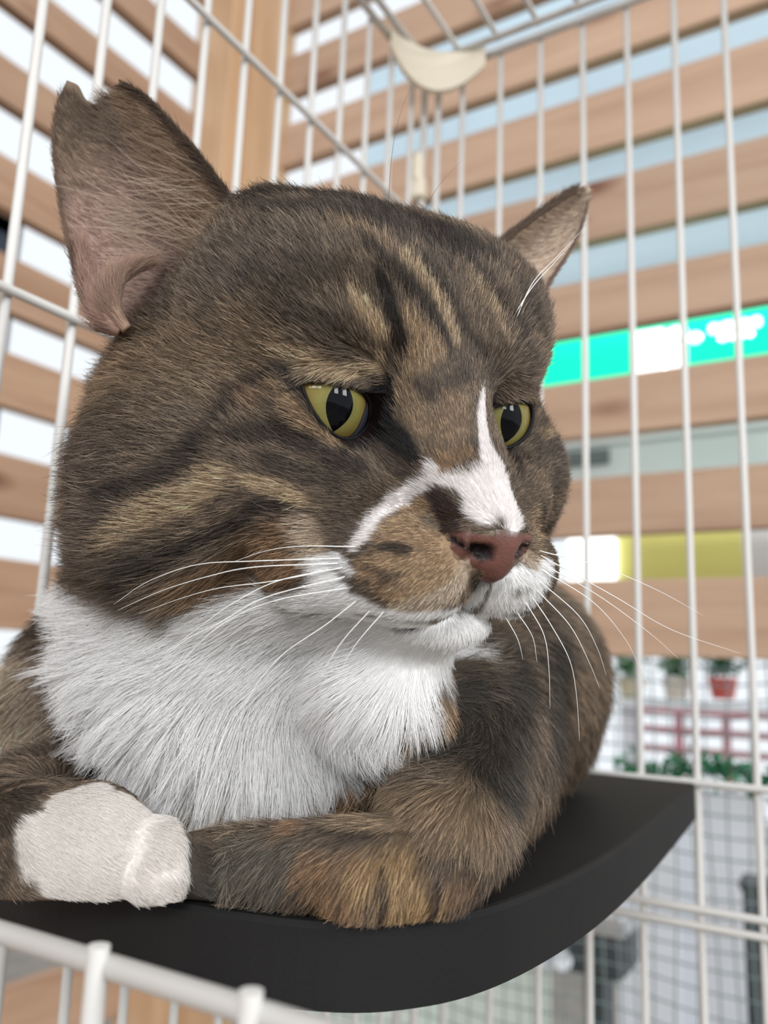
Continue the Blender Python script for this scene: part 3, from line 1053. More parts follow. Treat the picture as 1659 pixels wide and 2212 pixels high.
# colour, strength, softness, [(pixel u, v, width), ...]; each stroke is laid onto the cat's surface where the photograph shows it
STROKES = [
    # cheeks, ruff and neck
    (GR, 0.8, 0.8, [(330, 640, 160), (480, 600, 180), (640, 560, 160)]),
    (TN, 0.35, 0.9, [(300, 790, 200), (470, 790, 200), (590, 760, 120)]),
    ((118, 104, 94), 0.7, 0.9, [(200, 980, 160), (260, 1060, 160), (200, 1150, 160)]),
    (TN, 0.4, 0.8, [(170, 860, 90), (260, 820, 90)]),
    (DK, 0.9, 0.6, [(205, 720, 40), (245, 722, 60), (290, 715, 50), (320, 690, 30)]),
    # top of the head
    (DK, 0.95, 0.7, [(520, 430, 70), (640, 425, 80), (780, 445, 90), (900, 490, 90), (1000, 530, 80), (1060, 570, 50)]),
    (DK, 0.75, 0.8, [(560, 455, 70), (700, 465, 80), (850, 505, 90), (980, 555, 80)]),
    (DK, 0.55, 0.8, [(830, 495, 60), (900, 530, 60), (1015, 572, 50)]),
    (DK, 0.9, 0.5, [(800, 540, 26), (846, 600, 30), (917, 677, 32), (950, 720, 28), (968, 765, 24)]),
    (VD, 0.9, 0.5, [(826, 620, 26), (838, 660, 36), (848, 700, 40), (861, 745, 36), (868, 775, 22)]),
    (DK, 0.8, 0.5, [(960, 530, 26), (1000, 570, 28), (1040, 615, 30), (1085, 680, 28), (1117, 728, 26), (1135, 790, 24)]),
    (DK, 0.75, 0.5, [(930, 605, 24), (975, 672, 26), (1004, 728, 26), (1040, 780, 28)]),
    (DK, 0.6, 0.6, [(1090, 600, 24), (1140, 680, 24), (1170, 760, 24)]),
    (LT, 0.8, 0.5, [(870, 585, 26), (900, 612, 30), (928, 642, 32), (963, 697, 30), (985, 750, 24)]),
    (LT, 0.8, 0.6, [(770, 655, 30), (785, 680, 40), (805, 710, 40), (828, 745, 34)]),
    (TN, 0.8, 0.6, [(880, 700, 26), (905, 735, 50), (938, 765, 60), (900, 800, 60)]),
    (LT, 0.6, 0.5, [(1010, 620, 20), (1060, 690, 22), (1090, 750, 24)]),
    (TN, 0.5, 0.6, [(740, 500, 30), (800, 520, 30), (840, 560, 24)]),
    (DK, 0.55, 0.8, [(640, 690, 50), (690, 708, 50), (755, 735, 45)]),
    (DK, 0.4, 0.8, [(560, 620, 60), (680, 620, 70), (760, 610, 50)]),
    (LT, 0.85, 0.6, [(620, 768, 30), (687, 780, 34), (759, 796, 34), (828, 792, 30)]),
    (DK, 0.5, 0.7, [(900, 850, 50), (960, 850, 50), (1010, 815, 40)]),
    (TN, 0.6, 0.7, [(870, 850, 40), (900, 900, 60), (920, 940, 50)]),
    # bridge of the nose
    ((150, 126, 102), 0.8, 0.6, [(985, 880, 70), (975, 940, 80), (955, 985, 60)]),
    (OR, 0.6, 0.5, [(960, 1005, 30), (1010, 985, 34)]),
    # around the eyes
    (VD, 0.95, 0.35, [(640, 806, 18), (650, 822, 24), (656, 850, 14)]),
    (VD, 0.98, 0.4, [(818, 838, 26), (834, 870, 46), (842, 905, 60), (846, 940, 60), (874, 968, 56), (900, 998, 38)]),
    (CHOC, 0.7, 0.6, [(800, 965, 34), (850, 1000, 50), (885, 1030, 44)]),
    (TN, 0.9, 0.5, [(622, 840, 26), (650, 895, 30), (690, 945, 28), (740, 968, 26), (800, 962, 20)]),
    (DK, 0.85, 0.5, [(622, 806, 20), (585, 825, 26), (544, 852, 30), (508, 895, 32), (480, 940, 34), (451, 965, 40)]),
    (DK, 0.8, 0.6, [(450, 975, 50), (420, 1000, 56), (375, 1032, 52), (316, 1062, 46), (250, 1075, 30)]),
    (DK, 0.8, 0.6, [(520, 958, 36), (580, 950, 50), (640, 950, 60), (690, 975, 64), (740, 1005, 60), (790, 1015, 44)]),
    (DK, 0.6, 0.7, [(600, 1000, 40), (680, 1030, 50), (740, 1045, 40)]),
    (OR, 0.35, 0.8, [(560, 880, 50), (600, 850, 40)]),
    (LT, 0.9, 0.5, [(548, 1040, 26), (590, 1052, 36), (635, 1066, 38), (675, 1084, 30)]),
    (LT, 0.85, 0.6, [(500, 1030, 50), (450, 1065, 66), (390, 1095, 74), (330, 1130, 70), (300, 1160, 50)]),
    (OR, 0.6, 0.8, [(650, 1150, 60), (560, 1185, 80), (480, 1225, 70), (570, 1250, 70), (640, 1225, 70)]),
    (TN, 0.5, 0.7, [(460, 1255, 50), (520, 1275, 50)]),
    (DK, 0.85, 0.5, [(680, 1108, 12), (630, 1094, 24), (586, 1090, 34), (548, 1114, 36), (481, 1148, 34), (430, 1186, 36), (375, 1215, 50), (330, 1245, 70), (370, 1250, 50)]),
    (DK, 0.5, 0.8, [(190, 1230, 70), (260, 1245, 70)]),
    (BG, 0.85, 0.6, [(668, 1130, 50), (682, 1180, 60), (690, 1215, 50)]),
    (OR, 0.7, 0.6, [(622, 1160, 30), (640, 1220, 30)]),
    # far cheek
    ((98, 86, 76), 0.8, 0.7, [(1150, 1010, 50), (1180, 960, 60), (1205, 1000, 50), (1180, 1060, 60)]),
    (TN, 0.7, 0.6, [(1160, 955, 24), (1185, 930, 26), (1200, 900, 26)]),
    (DK, 0.8, 0.5, [(1135, 1000, 24), (1110, 975, 20), (1120, 1030, 20)]),
    (TN, 0.6, 0.6, [(1150, 1105, 30), (1160, 1190, 34)]),
    (DK, 0.8, 0.5, [(1168, 1110, 22), (1165, 1150, 24)]),
    # muzzle
    (MUZ, 1.0, 0.5, [(900, 1105, 80), (860, 1150, 90), (930, 1180, 110), (860, 1220, 120), (950, 1235, 100), (880, 1265, 100), (980, 1215, 60), (800, 1225, 50)]),
    (BG, 0.85, 0.6, [(1005, 1228, 56), (985, 1270, 60), (930, 1296, 50), (870, 1305, 40)]),
    (W_, 1.0, 0.5, [(700, 1235, 50), (715, 1270, 80), (760, 1300, 70), (840, 1322, 40), (900, 1328, 40), (975, 1315, 34), (1030, 1285, 36), (1045, 1262, 24)]),
    (W_, 0.8, 0.6, [(680, 1215, 26), (735, 1205, 30), (765, 1235, 20)]),
    (W_, 1.0, 0.5, [(1095, 1250, 50), (1140, 1245, 50), (1180, 1225, 40), (1150, 1285, 60), (1090, 1310, 70), (1050, 1330, 40)]),
    (W_, 1.0, 0.4, [(1082, 1262, 40), (1072, 1290, 44), (1062, 1315, 30)]),
    (BG, 0.7, 0.6, [(1130, 1195, 34), (1150, 1215, 24)]),
    (BLZ, 1.0, 0.3, [(1046, 842, 8), (1044, 880, 20), (1044, 920, 28), (1050, 960, 34), (1062, 1000, 50), (1080, 1040, 70), (1095, 1080, 76), (1105, 1108, 74), (1110, 1125, 56)]),
    (BLZ, 1.0, 0.3, [(1050, 1040, 60), (1010, 1050, 50), (975, 1045, 36), (945, 1030, 36), (930, 1010, 20)]),
    (BLZ, 1.0, 0.35, [(930, 1045, 36), (890, 1065, 42), (852, 1092, 46), (815, 1128, 46), (790, 1162, 42), (772, 1182, 24)]),
    (BLZ, 1.0, 0.3, [(1030, 1070, 60), (1050, 1090, 70), (1060, 1112, 60), (1025, 1100, 40)]),
    (CHOC, 1.0, 0.4, [(945, 1075, 40), (965, 1100, 56), (985, 1125, 54), (1000, 1142, 30), (965, 1145, 20)]),
    (OR, 0.9, 0.4, [(975, 1020, 16), (960, 1028, 14)]),
    (DK, 0.9, 0.6, [(838, 1180, 22), (850, 1178, 28), (885, 1186, 30)]),
    (DK, 0.6, 0.6, [(800, 1222, 16), (850, 1238, 22), (835, 1252, 18), (880, 1232, 14)]),
    (DK, 0.5, 0.6, [(1030, 1262, 14), (1050, 1256, 16)]),
    # chin and jaw
    (W_, 1.0, 0.4, [(740, 1310, 70), (760, 1340, 70), (820, 1345, 60), (900, 1350, 50), (980, 1335, 40)]),
    (W_, 1.0, 0.4, [(800, 1360, 40), (870, 1375, 40), (950, 1375, 50), (1020, 1355, 40)]),
    (W_, 1.0, 0.4, [(1010, 1385, 34), (965, 1418, 60), (930, 1450, 66), (895, 1490, 70), (865, 1530, 60)]),
    # white bib
    (W_, 1.0, 0.35, [(130, 1290, 50), (180, 1330, 110), (260, 1380, 170), (400, 1420, 220), (560, 1400, 200), (720, 1400, 170), (850, 1430, 110), (930, 1420, 50)]),
    (W_, 1.0, 0.35, [(200, 1420, 120), (280, 1520, 190), (420, 1560, 300), (600, 1560, 300), (740, 1540, 220), (830, 1520, 130), (900, 1480, 50)]),
    (W_, 1.0, 0.35, [(330, 1620, 160), (460, 1680, 220), (580, 1660, 150)]),
    (W_, 1.0, 0.4, [(480, 1330, 90), (600, 1310, 90), (690, 1300, 80)]),
    (CRM, 0.75, 0.8, [(440, 1740, 90), (520, 1720, 110), (590, 1690, 60)]),
    # breast beside the bib, shoulder and flank
    (MUZ, 0.9, 0.5, [(600, 1760, 60), (700, 1710, 80), (790, 1665, 70), (870, 1600, 60), (930, 1530, 44), (970, 1470, 24)]),
    (CRM, 0.6, 0.8, [(560, 1770, 50), (480, 1785, 60)]),
    (OR, 0.6, 0.6, [(690, 1690, 50), (640, 1790, 50), (760, 1720, 60)]),
    (FLK_SHADED, 0.95, 0.7, [(1000, 1500, 80), (980, 1600, 110), (1050, 1560, 140), (1060, 1660, 140), (1100, 1450, 120), (1180, 1400, 120), (1180, 1550, 140)]),
    ((152, 130, 104), 0.85, 0.7, [(860, 1700, 90), (960, 1740, 110), (1040, 1790, 90), (900, 1780, 70), (780, 1770, 60)]),
    (DK, 0.7, 0.6, [(715, 1790, 20), (760, 1800, 30), (850, 1800, 20), (930, 1790, 16)]),
    # shoulder by the panel
    (DK, 0.8, 0.6, [(100, 1300, 40), (125, 1380, 40), (145, 1470, 40), (180, 1560, 40), (240, 1650, 40), (290, 1700, 40)]),
    ((168, 150, 130), 0.95, 0.6, [(25, 1400, 80), (50, 1480, 80), (60, 1560, 120), (110, 1610, 60), (20, 1630, 70)]),
    (DK, 0.6, 0.6, [(10, 1330, 60), (0, 1450, 40), (20, 1540, 24)]),
    (DK, 0.75, 0.6, [(150, 1640, 40), (60, 1660, 40), (0, 1660, 40), (40, 1710, 80), (0, 1760, 80)]),
    ((186, 168, 148), 1.0, 0.6, [(40, 1360, 70), (60, 1440, 90), (80, 1520, 110), (120, 1590, 70), (40, 1600, 90), (10, 1500, 60)]),
    (DK, 0.5, 0.5, [(20, 1500, 14), (60, 1520, 14), (100, 1530, 10)]),
    # forelegs
    ((112, 104, 92), 0.9, 0.6, [(520, 1850, 110), (620, 1860, 110), (560, 1920, 80)]),
    ((66, 62, 56), 0.85, 0.6, [(400, 1830, 70), (440, 1880, 90), (420, 1930, 80)]),
    (OR, 0.8, 0.6, [(690, 1870, 80), (760, 1890, 90), (720, 1940, 70)]),
    ((176, 146, 108), 0.95, 0.5, [(800, 1860, 60), (870, 1870, 90), (880, 1930, 110), (940, 1940, 70), (850, 1980, 50)]),
    (OR, 0.5, 0.6, [(990, 1900, 60), (1030, 1880, 50)]),
    (DK, 0.95, 0.4, [(830, 1850, 12), (836, 1900, 14), (834, 1960, 14), (836, 1995, 14)]),
    (DK, 0.9, 0.45, [(905, 1835, 14), (940, 1870, 18), (955, 1920, 20), (950, 1980, 16)]),
    (DK, 0.8, 0.5, [(960, 1825, 18), (1010, 1850, 24), (1050, 1880, 30)]),
    (DK, 0.7, 0.5, [(740, 1850, 12), (750, 1900, 12), (748, 1950, 12)]),
    ((226, 219, 212), 1.0, 0.3, [(70, 1790, 80), (100, 1830, 140), (190, 1790, 180), (200, 1870, 160), (290, 1850, 190), (350, 1830, 120), (360, 1900, 110), (330, 1760, 70), (250, 1725, 80), (160, 1735, 70), (110, 1900, 90), (230, 1930, 80), (200, 1700, 60), (120, 1730, 60), (270, 1735, 50), (60, 1850, 60)]),
]


def smooth01(x):
    x = np.clip(x, 0, 1)
    return x * x * (3 - 2 * x)


def hash_noise(p, scale, seed):
    """smooth 3D value noise in 0..1"""
    q = p * scale + seed * 17.31
    i = np.floor(q).astype(np.int64)
    f = q - i
    f = f * f * (3 - 2 * f)
    out = np.zeros(len(p))
    for dx in (0, 1):
        for dy in (0, 1):
            for dz in (0, 1):
                h = ((i[:, 0] + dx) * 73856093) ^ ((i[:, 1] + dy) * 19349663) ^ ((i[:, 2] + dz) * 83492791 + seed * 7919)
                h = (h ^ (h >> 13)) * 1274126177
                r = ((h ^ (h >> 16)) & 0xFFFF) / 65535.0
                w = (f[:, 0] if dx else 1 - f[:, 0]) * (f[:, 1] if dy else 1 - f[:, 1]) * (f[:, 2] if dz else 1 - f[:, 2])
                out += r * w
    return out


BUILT = []
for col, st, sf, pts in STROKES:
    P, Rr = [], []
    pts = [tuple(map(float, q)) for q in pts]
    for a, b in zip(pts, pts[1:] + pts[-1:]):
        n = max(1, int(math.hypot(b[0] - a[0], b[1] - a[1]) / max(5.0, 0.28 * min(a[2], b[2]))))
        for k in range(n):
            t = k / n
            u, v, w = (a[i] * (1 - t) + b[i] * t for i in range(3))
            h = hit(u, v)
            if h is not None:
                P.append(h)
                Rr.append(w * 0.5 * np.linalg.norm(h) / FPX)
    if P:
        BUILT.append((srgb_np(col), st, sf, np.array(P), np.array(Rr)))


def coat(p):
    """linear colour of the coat and how white it is, for points on the cat (cm)"""
    n = len(p)
    h = w2h(p)
    n1 = hash_noise(p, 0.9, 3)
    n2 = hash_noise(p * np.array([1.0, 0.45, 1.0]), 1.6, 5)
    n3 = hash_noise(p, 5.0, 9)
    base = srgb_np((124, 107, 90))
    dark = srgb_np((74, 63, 54))
    f = smooth01((n2 - 0.40) / 0.3)[:, None] * 0.45
    C = base * (1 - f) + dark * f
    C = C * (0.82 + 0.36 * n1)[:, None]
    white = np.zeros(n)
    wob = (hash_noise(p, 2.2, 21) - 0.5) * 0.5 + (n3 - 0.5) * 0.35
    lo = p.astype(np.float32)
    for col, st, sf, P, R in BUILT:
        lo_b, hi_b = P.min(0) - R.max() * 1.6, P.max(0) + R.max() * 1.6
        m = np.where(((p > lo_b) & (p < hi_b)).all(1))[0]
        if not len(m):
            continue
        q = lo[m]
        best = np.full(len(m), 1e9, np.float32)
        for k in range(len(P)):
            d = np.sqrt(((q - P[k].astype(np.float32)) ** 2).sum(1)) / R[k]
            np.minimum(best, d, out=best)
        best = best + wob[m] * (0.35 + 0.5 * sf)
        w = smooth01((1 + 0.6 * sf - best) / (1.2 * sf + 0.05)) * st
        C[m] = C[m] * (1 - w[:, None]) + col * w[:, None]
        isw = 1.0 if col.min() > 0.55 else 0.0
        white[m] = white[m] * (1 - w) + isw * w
    # chin, lips and throat are white wherever the camera cannot look
    hx = np.abs(h[:, 0])
    ch = smooth01((-4.12 - h[:, 2] + 0.10 * wob) / 0.25) * smooth01((h[:, 1] + 2.4) / 0.8) * smooth01((3.0 - hx) / 0.6) * smooth01((h[:, 2] + 6.6) / 0.6) * smooth01((4.2 - h[:, 1]) / 0.6)
    cm = np.where(ch > 0)[0]
    if len(cm):
        ch[cm] *= smooth01((0.9 - sdf_head(h[cm].astype(np.float32))) / 0.4)
    C = C * (1 - ch[:, None]) + srgb_np(W_) * ch[:, None]
    white = np.maximum(white, ch)
    lip = np.minimum(caps(np.stack([hx, h[:, 1], h[:, 2]], 1), (0, 2.3, -4.15), (0.75, 2.0, -4.52), 0, 0), caps(np.stack([hx, h[:, 1], h[:, 2]], 1), (0.75, 2.0, -4.52), (2.35, 0.4, -4.62), 0, 0))
    lw = smooth01((0.20 - lip) / 0.06)
    C = C * (1 - lw[:, None]) + srgb_np((52, 40, 38)) * lw[:, None]
    white = white * (1 - lw)
    # dark skin round the lids, broad in the inner corner
    e = np.stack([hx, h[:, 1], h[:, 2]], 1) - EYE_C
    re_ = np.linalg.norm(e, axis=1)
    m = np.where((re_ < 1.9) & (e[:, 1] > 0.05))[0]
    if len(m):
        g = e[m][:, [0, 2]] / np.maximum(e[m][:, 1:2], 0.1)
        ld = poly_sdf(g, LID_G)
        inner = smooth01((-0.55 - g[:, 0]) / 0.35) * smooth01((0.55 - g[:, 1]) / 0.3)
        k = smooth01((0.10 + 0.42 * inner - ld) / 0.10)
        C[m] = C[m] * (1 - k[:, None]) + srgb_np(VD) * k[:, None]
        white[m] = white[m] * (1 - k)
    return C, white


def leather(p):
    """1 on the bare nose"""
    h = w2h(p)
    x = np.abs(h[:, 0])
    q = np.stack([x, h[:, 1], h[:, 2]], 1)
    a = ell(q, (0, 2.62, -2.66), (0.80, 0.62, 0.54))
    b = ell(q, (0.66, 2.48, -2.58), (0.42, 0.62, 0.34))
    c = ell(q, (0, 2.60, -3.05), (0.36, 0.52, 0.40))
    return smooth01(0.5 - np.minimum(np.minimum(a, b), c) / 0.12)


# ------------------------------------------------------------------ materials of the cat
def coat_material(name, attr, rough, trans):
    k = NT(name)
    at_ = k.n('ShaderNodeAttribute', attribute_name=attr)
    k.t.nodes.remove(k.b)
    out = k.t.nodes['Material Output']
    d = k.n('ShaderNodeBsdfDiffuse')
    k.l(at_.outputs['Color'], d.inputs['Color'])
    sh = d.outputs[0]
    if trans > 0:
        tr = k.n('ShaderNodeBsdfTranslucent')
        k.l(at_.outputs['Color'], tr.inputs['Color'])
        mx = k.n('ShaderNodeMixShader')
        mx.inputs[0].default_value = trans
        k.l(sh, mx.inputs[1])
        k.l(tr.outputs[0], mx.inputs[2])
        sh = mx.outputs[0]
        gl = k.n('ShaderNodeBsdfAnisotropic')
        gl.inputs['Roughness'].default_value = rough
        gl.inputs['Color'].default_value = (0.8, 0.8, 0.8, 1)
        mx2 = k.n('ShaderNodeMixShader')
        mx2.inputs[0].default_value = 0.035
        k.l(sh, mx2.inputs[1])
        k.l(gl.outputs[0], mx2.inputs[2])
        sh = mx2.outputs[0]
    k.l(sh, out.inputs[0])
    return k.m


M_SKIN = coat_material('cat_skin', 'coat', 0.8, 0.0)
M_FUR = coat_material('cat_fur', 'coat', 0.45, 0.3)

cat = empty('cat', to_m((-16.0, 26.0, -5.2)))
tag(cat, 'brown tabby cat with white bib, white paw and notched ear lying on the black shelf', 'cat')


def add_color(o, C, name='coat'):
    a = o.data.attributes.new(name, 'FLOAT_COLOR', 'POINT')
    a.data.foreach_set('color', np.concatenate([C, np.ones((len(C), 1))], 1).astype(np.float32).ravel())


body = mesh_obj('body', to_m(BV), BF, M_SKIN, cat, smooth=True)
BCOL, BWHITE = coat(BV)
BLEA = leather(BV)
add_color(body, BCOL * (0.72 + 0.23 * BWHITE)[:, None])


def make_fur(name, parent, roots, paths, cols, rad):
    """paths (n, k, 3) cm, cols (n, k, 3) linear, rad (n, k) cm"""
    n, k, _ = paths.shape
    cu = bpy.data.hair_curves.new(name)
    cu.add_curves([k] * n)
    cu.attributes['position'].data.foreach_set('vector', to_m(paths).astype(np.float32).ravel())
    ra = cu.attributes.get('radius') or cu.attributes.new('radius', 'FLOAT', 'POINT')
    ra.data.foreach_set('value', (rad * 0.01).astype(np.float32).ravel())
    ca = cu.attributes.new('coat', 'FLOAT_COLOR', 'POINT')
    ca.data.foreach_set('color', np.concatenate([cols, np.ones((n, k, 1))], 2).astype(np.float32).ravel())
    cu.materials.append(M_FUR)
    o = bpy.data.objects.new(name, cu)
    COL.objects.link(o)
    o.parent = parent
    o.matrix_parent_inverse = parent.matrix_world.inverted()
    tag(o, kind='stuff')
    return o


# ------------------------------------------------------------------ the coat, hair by hair
def grow(n_total):
    tri = _tri
    a, b, c = BV[tri[:, 0]], BV[tri[:, 1]], BV[tri[:, 2]]
    area = 0.5 * np.linalg.norm(np.cross(b - a, c - a), axis=1)
    cen = (a + b + c) / 3
    nor = np.cross(b - a, c - a)
    nor /= np.linalg.norm(nor, axis=1, keepdims=True) + 1e-12
    view = -cen / np.linalg.norm(cen, axis=1, keepdims=True)
    facing = (nor * view).sum(1)
    dens = np.where(facing > -0.35, 1.0, 0.0)
    hc = w2h(cen)
    dist = np.linalg.norm(cen, axis=1)
    dens *= np.clip((22.0 / dist) ** 2.2, 0.12, 1.5)
    face = smooth01((hc[:, 1] + 3.5) / 3.0) * (np.abs(hc[:, 2]) < 6.5)
    dens *= 1.0 + 1.6 * face
    dens *= np.where(cen[:, 2] < -5.0, 0.0, 1.0)
    _, cw = coat(cen)
    dens *= 1 + 1.1 * cw * (hc[:, 1] < 0.0)
    pwd = caps(cen.astype(np.float32), pc(0, 1800, 18.9), pc(330, 1850, 18.1), 0, 0)
    dens *= np.where(pwd < 1.9, 1.8, 1.0)
    w = area * dens
    ti = RNG.choice(len(tri), n_total, p=w / w.sum())
    r1, r2 = np.sqrt(RNG.random(n_total)), RNG.random(n_total)
    bar = np.stack([1 - r1, r1 * (1 - r2), r1 * r2], 1)
    root = (BV[tri[ti]] * bar[:, :, None]).sum(1)
    nrm = (BN[tri[ti]] * bar[:, :, None]).sum(1)
    nrm /= np.linalg.norm(nrm, axis=1, keepdims=True)
    h = w2h(root)
    # not on the bare nose, in the mouth line or on the eyeball
    lea = leather(root)
    hq = np.abs(h[:, :1]), h[:, 1:2], h[:, 2:3]
    e = np.concatenate(hq, 1) - EYE_C
    re = np.linalg.norm(e, axis=1)
    ok = (lea < 0.35)
    near = (re < 1.75) & (e[:, 1] > 0.1)
    g = e[:, [0, 2]] / np.maximum(e[:, 1:2], 0.1)
    lid_d = np.full(n_total, 9.0)
    lid_d[near] = poly_sdf(g[near], LID_G)
    ok &= ~(lid_d < 0.04)
    root, nrm, h, lid_d = root[ok], nrm[ok], h[ok], lid_d[ok]
    n = len(root)
    # direction of growth: away from the nose on head and breast, along the back on the trunk
    nose = h2w((0, 2.9, -2.3))
    d1 = root - nose
    d1 /= np.linalg.norm(d1, axis=1, keepdims=True)
    # on the bridge and brow the hair runs up and back
    up = (h2w((0, -0.35, 1)) - h2w((0, 0, 0))) / HS
    brow = smooth01((h[:, 2] + 1.2) / 1.6) * smooth01((h[:, 1] + 3.2) / 2.0) * smooth01((2.2 - np.abs(h[:, 0])) / 1.4)
    d1 = d1 * (1 - 0.6 * brow[:, None]) + up * 0.6 * brow[:, None]
    hd = sdf_head(h.astype(np.float32))
    backw = smooth01((root[:, 1] - 22.5) / 4.0) * smooth01((hd - 1.0) / 2.5)
    d2 = np.array([0.10, 0.85, -0.45])
    d = d1 * (1 - backw[:, None]) + d2 * backw[:, None]
    low = smooth01((hd - 1.5) / 2.0)
    d = d + np.array([0, 0, -0.45]) * low[:, None]
    # the folded foreleg: down towards the shelf and inwards
    ua = smooth01((root[:, 0] + 13.5) / 2.0) * smooth01((25.0 - root[:, 1]) / 2.0) * smooth01((hd - 1.0) / 1.0) * smooth01((0.5 - root[:, 2]) / 1.5)
    d = d * (1 - 0.8 * ua[:, None]) + np.array([-0.45, -0.25, -0.9]) * 0.8 * ua[:, None]
    # the brow sweeps outwards over the upper lid
    out_dir = (h2w((1, 0, 0)) - h2w((0, 0, 0))) / HS
    bl = smooth01((0.75 - lid_d) / 0.5) * smooth01((h[:, 2] - 0.1) / 0.3)
    sweep = out_dir * np.sign(h[:, :1]) * 0.9 + (h2w((0, 0.1, -0.35)) - h2w((0, 0, 0))) / HS
    d = d * (1 - bl[:, None]) + sweep * bl[:, None]
    # the bib opens out from the throat
    _, wh0 = coat(root)
    bb = wh0 * smooth01((hd - 0.6) / 1.6)
    thr = pc(560, 1330, 21.0)
    d3 = root - thr
    d3 /= np.linalg.norm(d3, axis=1, keepdims=True) + 1e-9
    d = d * (1 - 0.85 * bb[:, None]) + d3 * 0.85 * bb[:, None]
    # white paw: towards the toes
    pa, pb = pc(0, 1800, 18.9), pc(330, 1850, 18.1)
    pw = smooth01((1.9 - caps(root.astype(np.float32), pa, pb, 0, 0)) / 0.4)
    pd = (pb - pa) / np.linalg.norm(pb - pa) + np.array([0, 0, -0.5])
    d = d * (1 - pw[:, None]) + pd * pw[:, None]
    wv = np.stack([hash_noise(root, 1.1, s) - 0.5 for s in (31, 32, 33)], 1)
    wf = np.stack([hash_noise(root, 4.0, s) - 0.5 for s in (41, 42, 43)], 1)
    d = d + (wv * 0.55 + wf * 0.30) * (1 - 0.8 * pw[:, None])
    d -= nrm * (d * nrm).sum(1, keepdims=True)
    d /= np.linalg.norm(d, axis=1, keepdims=True) + 1e-9
    # length
    L = np.full(n, 1.25)
    headw = smooth01((1.2 - hd) / 1.2)
    fr = smooth01((h[:, 1] + 4.8) / 4.2)                        # 0 at the back of the head, 1 at the eyes
    Lh = 1.35 * (1 - fr) + 0.55 * fr
    top = smooth01((h[:, 2] - 0.8) / 1.5)
    Lh = np.where(top > 0, Lh * (1 - top) + np.minimum(Lh, 0.75) * top, Lh)
    muz = smooth01((h[:, 1] - 0.1) / 1.0)
    Lh = Lh * (1 - muz) + 0.24 * muz
    ruff = smooth01((-h[:, 2] - 2.4) / 1.6) * smooth01((-0.4 - h[:, 1]) / 1.5)
    Lh = Lh * (1 - ruff) + 1.5 * ruff
    L = L * (1 - headw) + Lh * headw
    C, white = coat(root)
    bib = white * smooth01((hd - 0.9) / 1.6)
    L = L * (1 - bib) + 1.8 * bib
    L = L * (1 - 0.3 * ua)
    L = L * (1 - pw) + 0.30 * pw
    arm = smooth01((1.7 - caps(root.astype(np.float32), pc(960, 1860, 18.2), pc(430, 1885, 18.9), 0, 0)) / 0.4) * (1 - pw)
    L = L * (1 - arm) + 0.6 * arm
    L = np.minimum(L, 0.26 + 0.8 * np.maximum(lid_d, 0))
    L *= 0.7 + 0.5 * RNG.random(n)
    # lift from the skin
    lift = 0.30 + 0.12 * RNG.standard_normal(n)
    lift = np.clip(lift + 0.15 * bib, 0.05, 0.8)
    lift = np.where(muz > 0.5, lift * 0.8, lift) * (1 - 0.6 * pw)
    t = np.array([0.0, 0.35, 0.7, 1.0])
    jit = RNG.standard_normal((n, 3)) * (0.12 - 0.07 * pw)[:, None]
    paths = np.empty((n, 4, 3))
    for k, tk in enumerate(t):
        out = np.sin(lift) * (tk - 0.42 * tk * tk)
        along = np.cos(lift) * tk
        sag = np.array([0, 0, -1.0]) * (0.10 * tk * tk) * np.clip(L - 0.6, 0, 2)[:, None]
        paths[:, k] = root + L[:, None] * (nrm * out[:, None] + d * along[:, None] + jit * tk * tk) + sag
    # locks: tips drawn towards a neighbour's tip
    gi = RNG.choice(n, max(200, n // 22), replace=False)
    kd = KDTree(len(gi))
    for q, i in enumerate(gi):
        kd.insert(root[i], q)
    kd.balance()
    own = np.array([kd.find(r)[1] for r in root])
    own = gi[own]
    cl = np.clip(0.22 + 0.40 * bib + 0.25 * np.clip(L - 0.8, 0, 1), 0, 0.75) * (0.5 + RNG.random(n) * 0.7) * (1 - 0.9 * pw)
    for k, tk in enumerate(t):
        if k:
            tgt = root[own] * 0.25 + root * 0.75 + (paths[own, k] - root[own]) * (L / L[own])[:, None]
            tgt = paths[own, k] * 0.8 + tgt * 0.2
            paths[:, k] += (tgt - paths[:, k]) * (cl * tk ** 1.5)[:, None]
    # keep above the shelf
    paths[:, :, 2] = np.maximum(paths[:, :, 2], -5.17)
    # ticking: every hair of the tabby coat is banded
    r = RNG.random(n)
    tone = 0.78 + 0.5 * RNG.random(n)
    light = np.where(r < 0.20, 2.35, np.where(r < 0.48, 1.2, np.where(r < 0.74, 0.8, 0.42)))
    bands = np.stack([np.full(n, 0.62), np.full(n, 0.8), 0.9 * light, light * 1.05], 1) * tone[:, None]
    bands = bands * (1 - white[:, None]) + (0.94 + 0.08 * RNG.random(n))[:, None] * white[:, None]
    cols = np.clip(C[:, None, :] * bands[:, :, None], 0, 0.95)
    dist = np.linalg.norm(root, axis=1)
    base_r = 0.0052 * np.clip(dist / 20.0, 0.9, 2.2) * (1 + 0.15 * bib) * np.where(muz > 0.5, 0.85, 1)
    rad = base_r[:, None] * np.array([1.0, 0.95, 0.7, 0.18])
    return root, paths, cols, rad


FUR_N = 360000
_r, _p, _c, _w = grow(FUR_N)
make_fur('fur', cat, _r, _p, _c, _w)


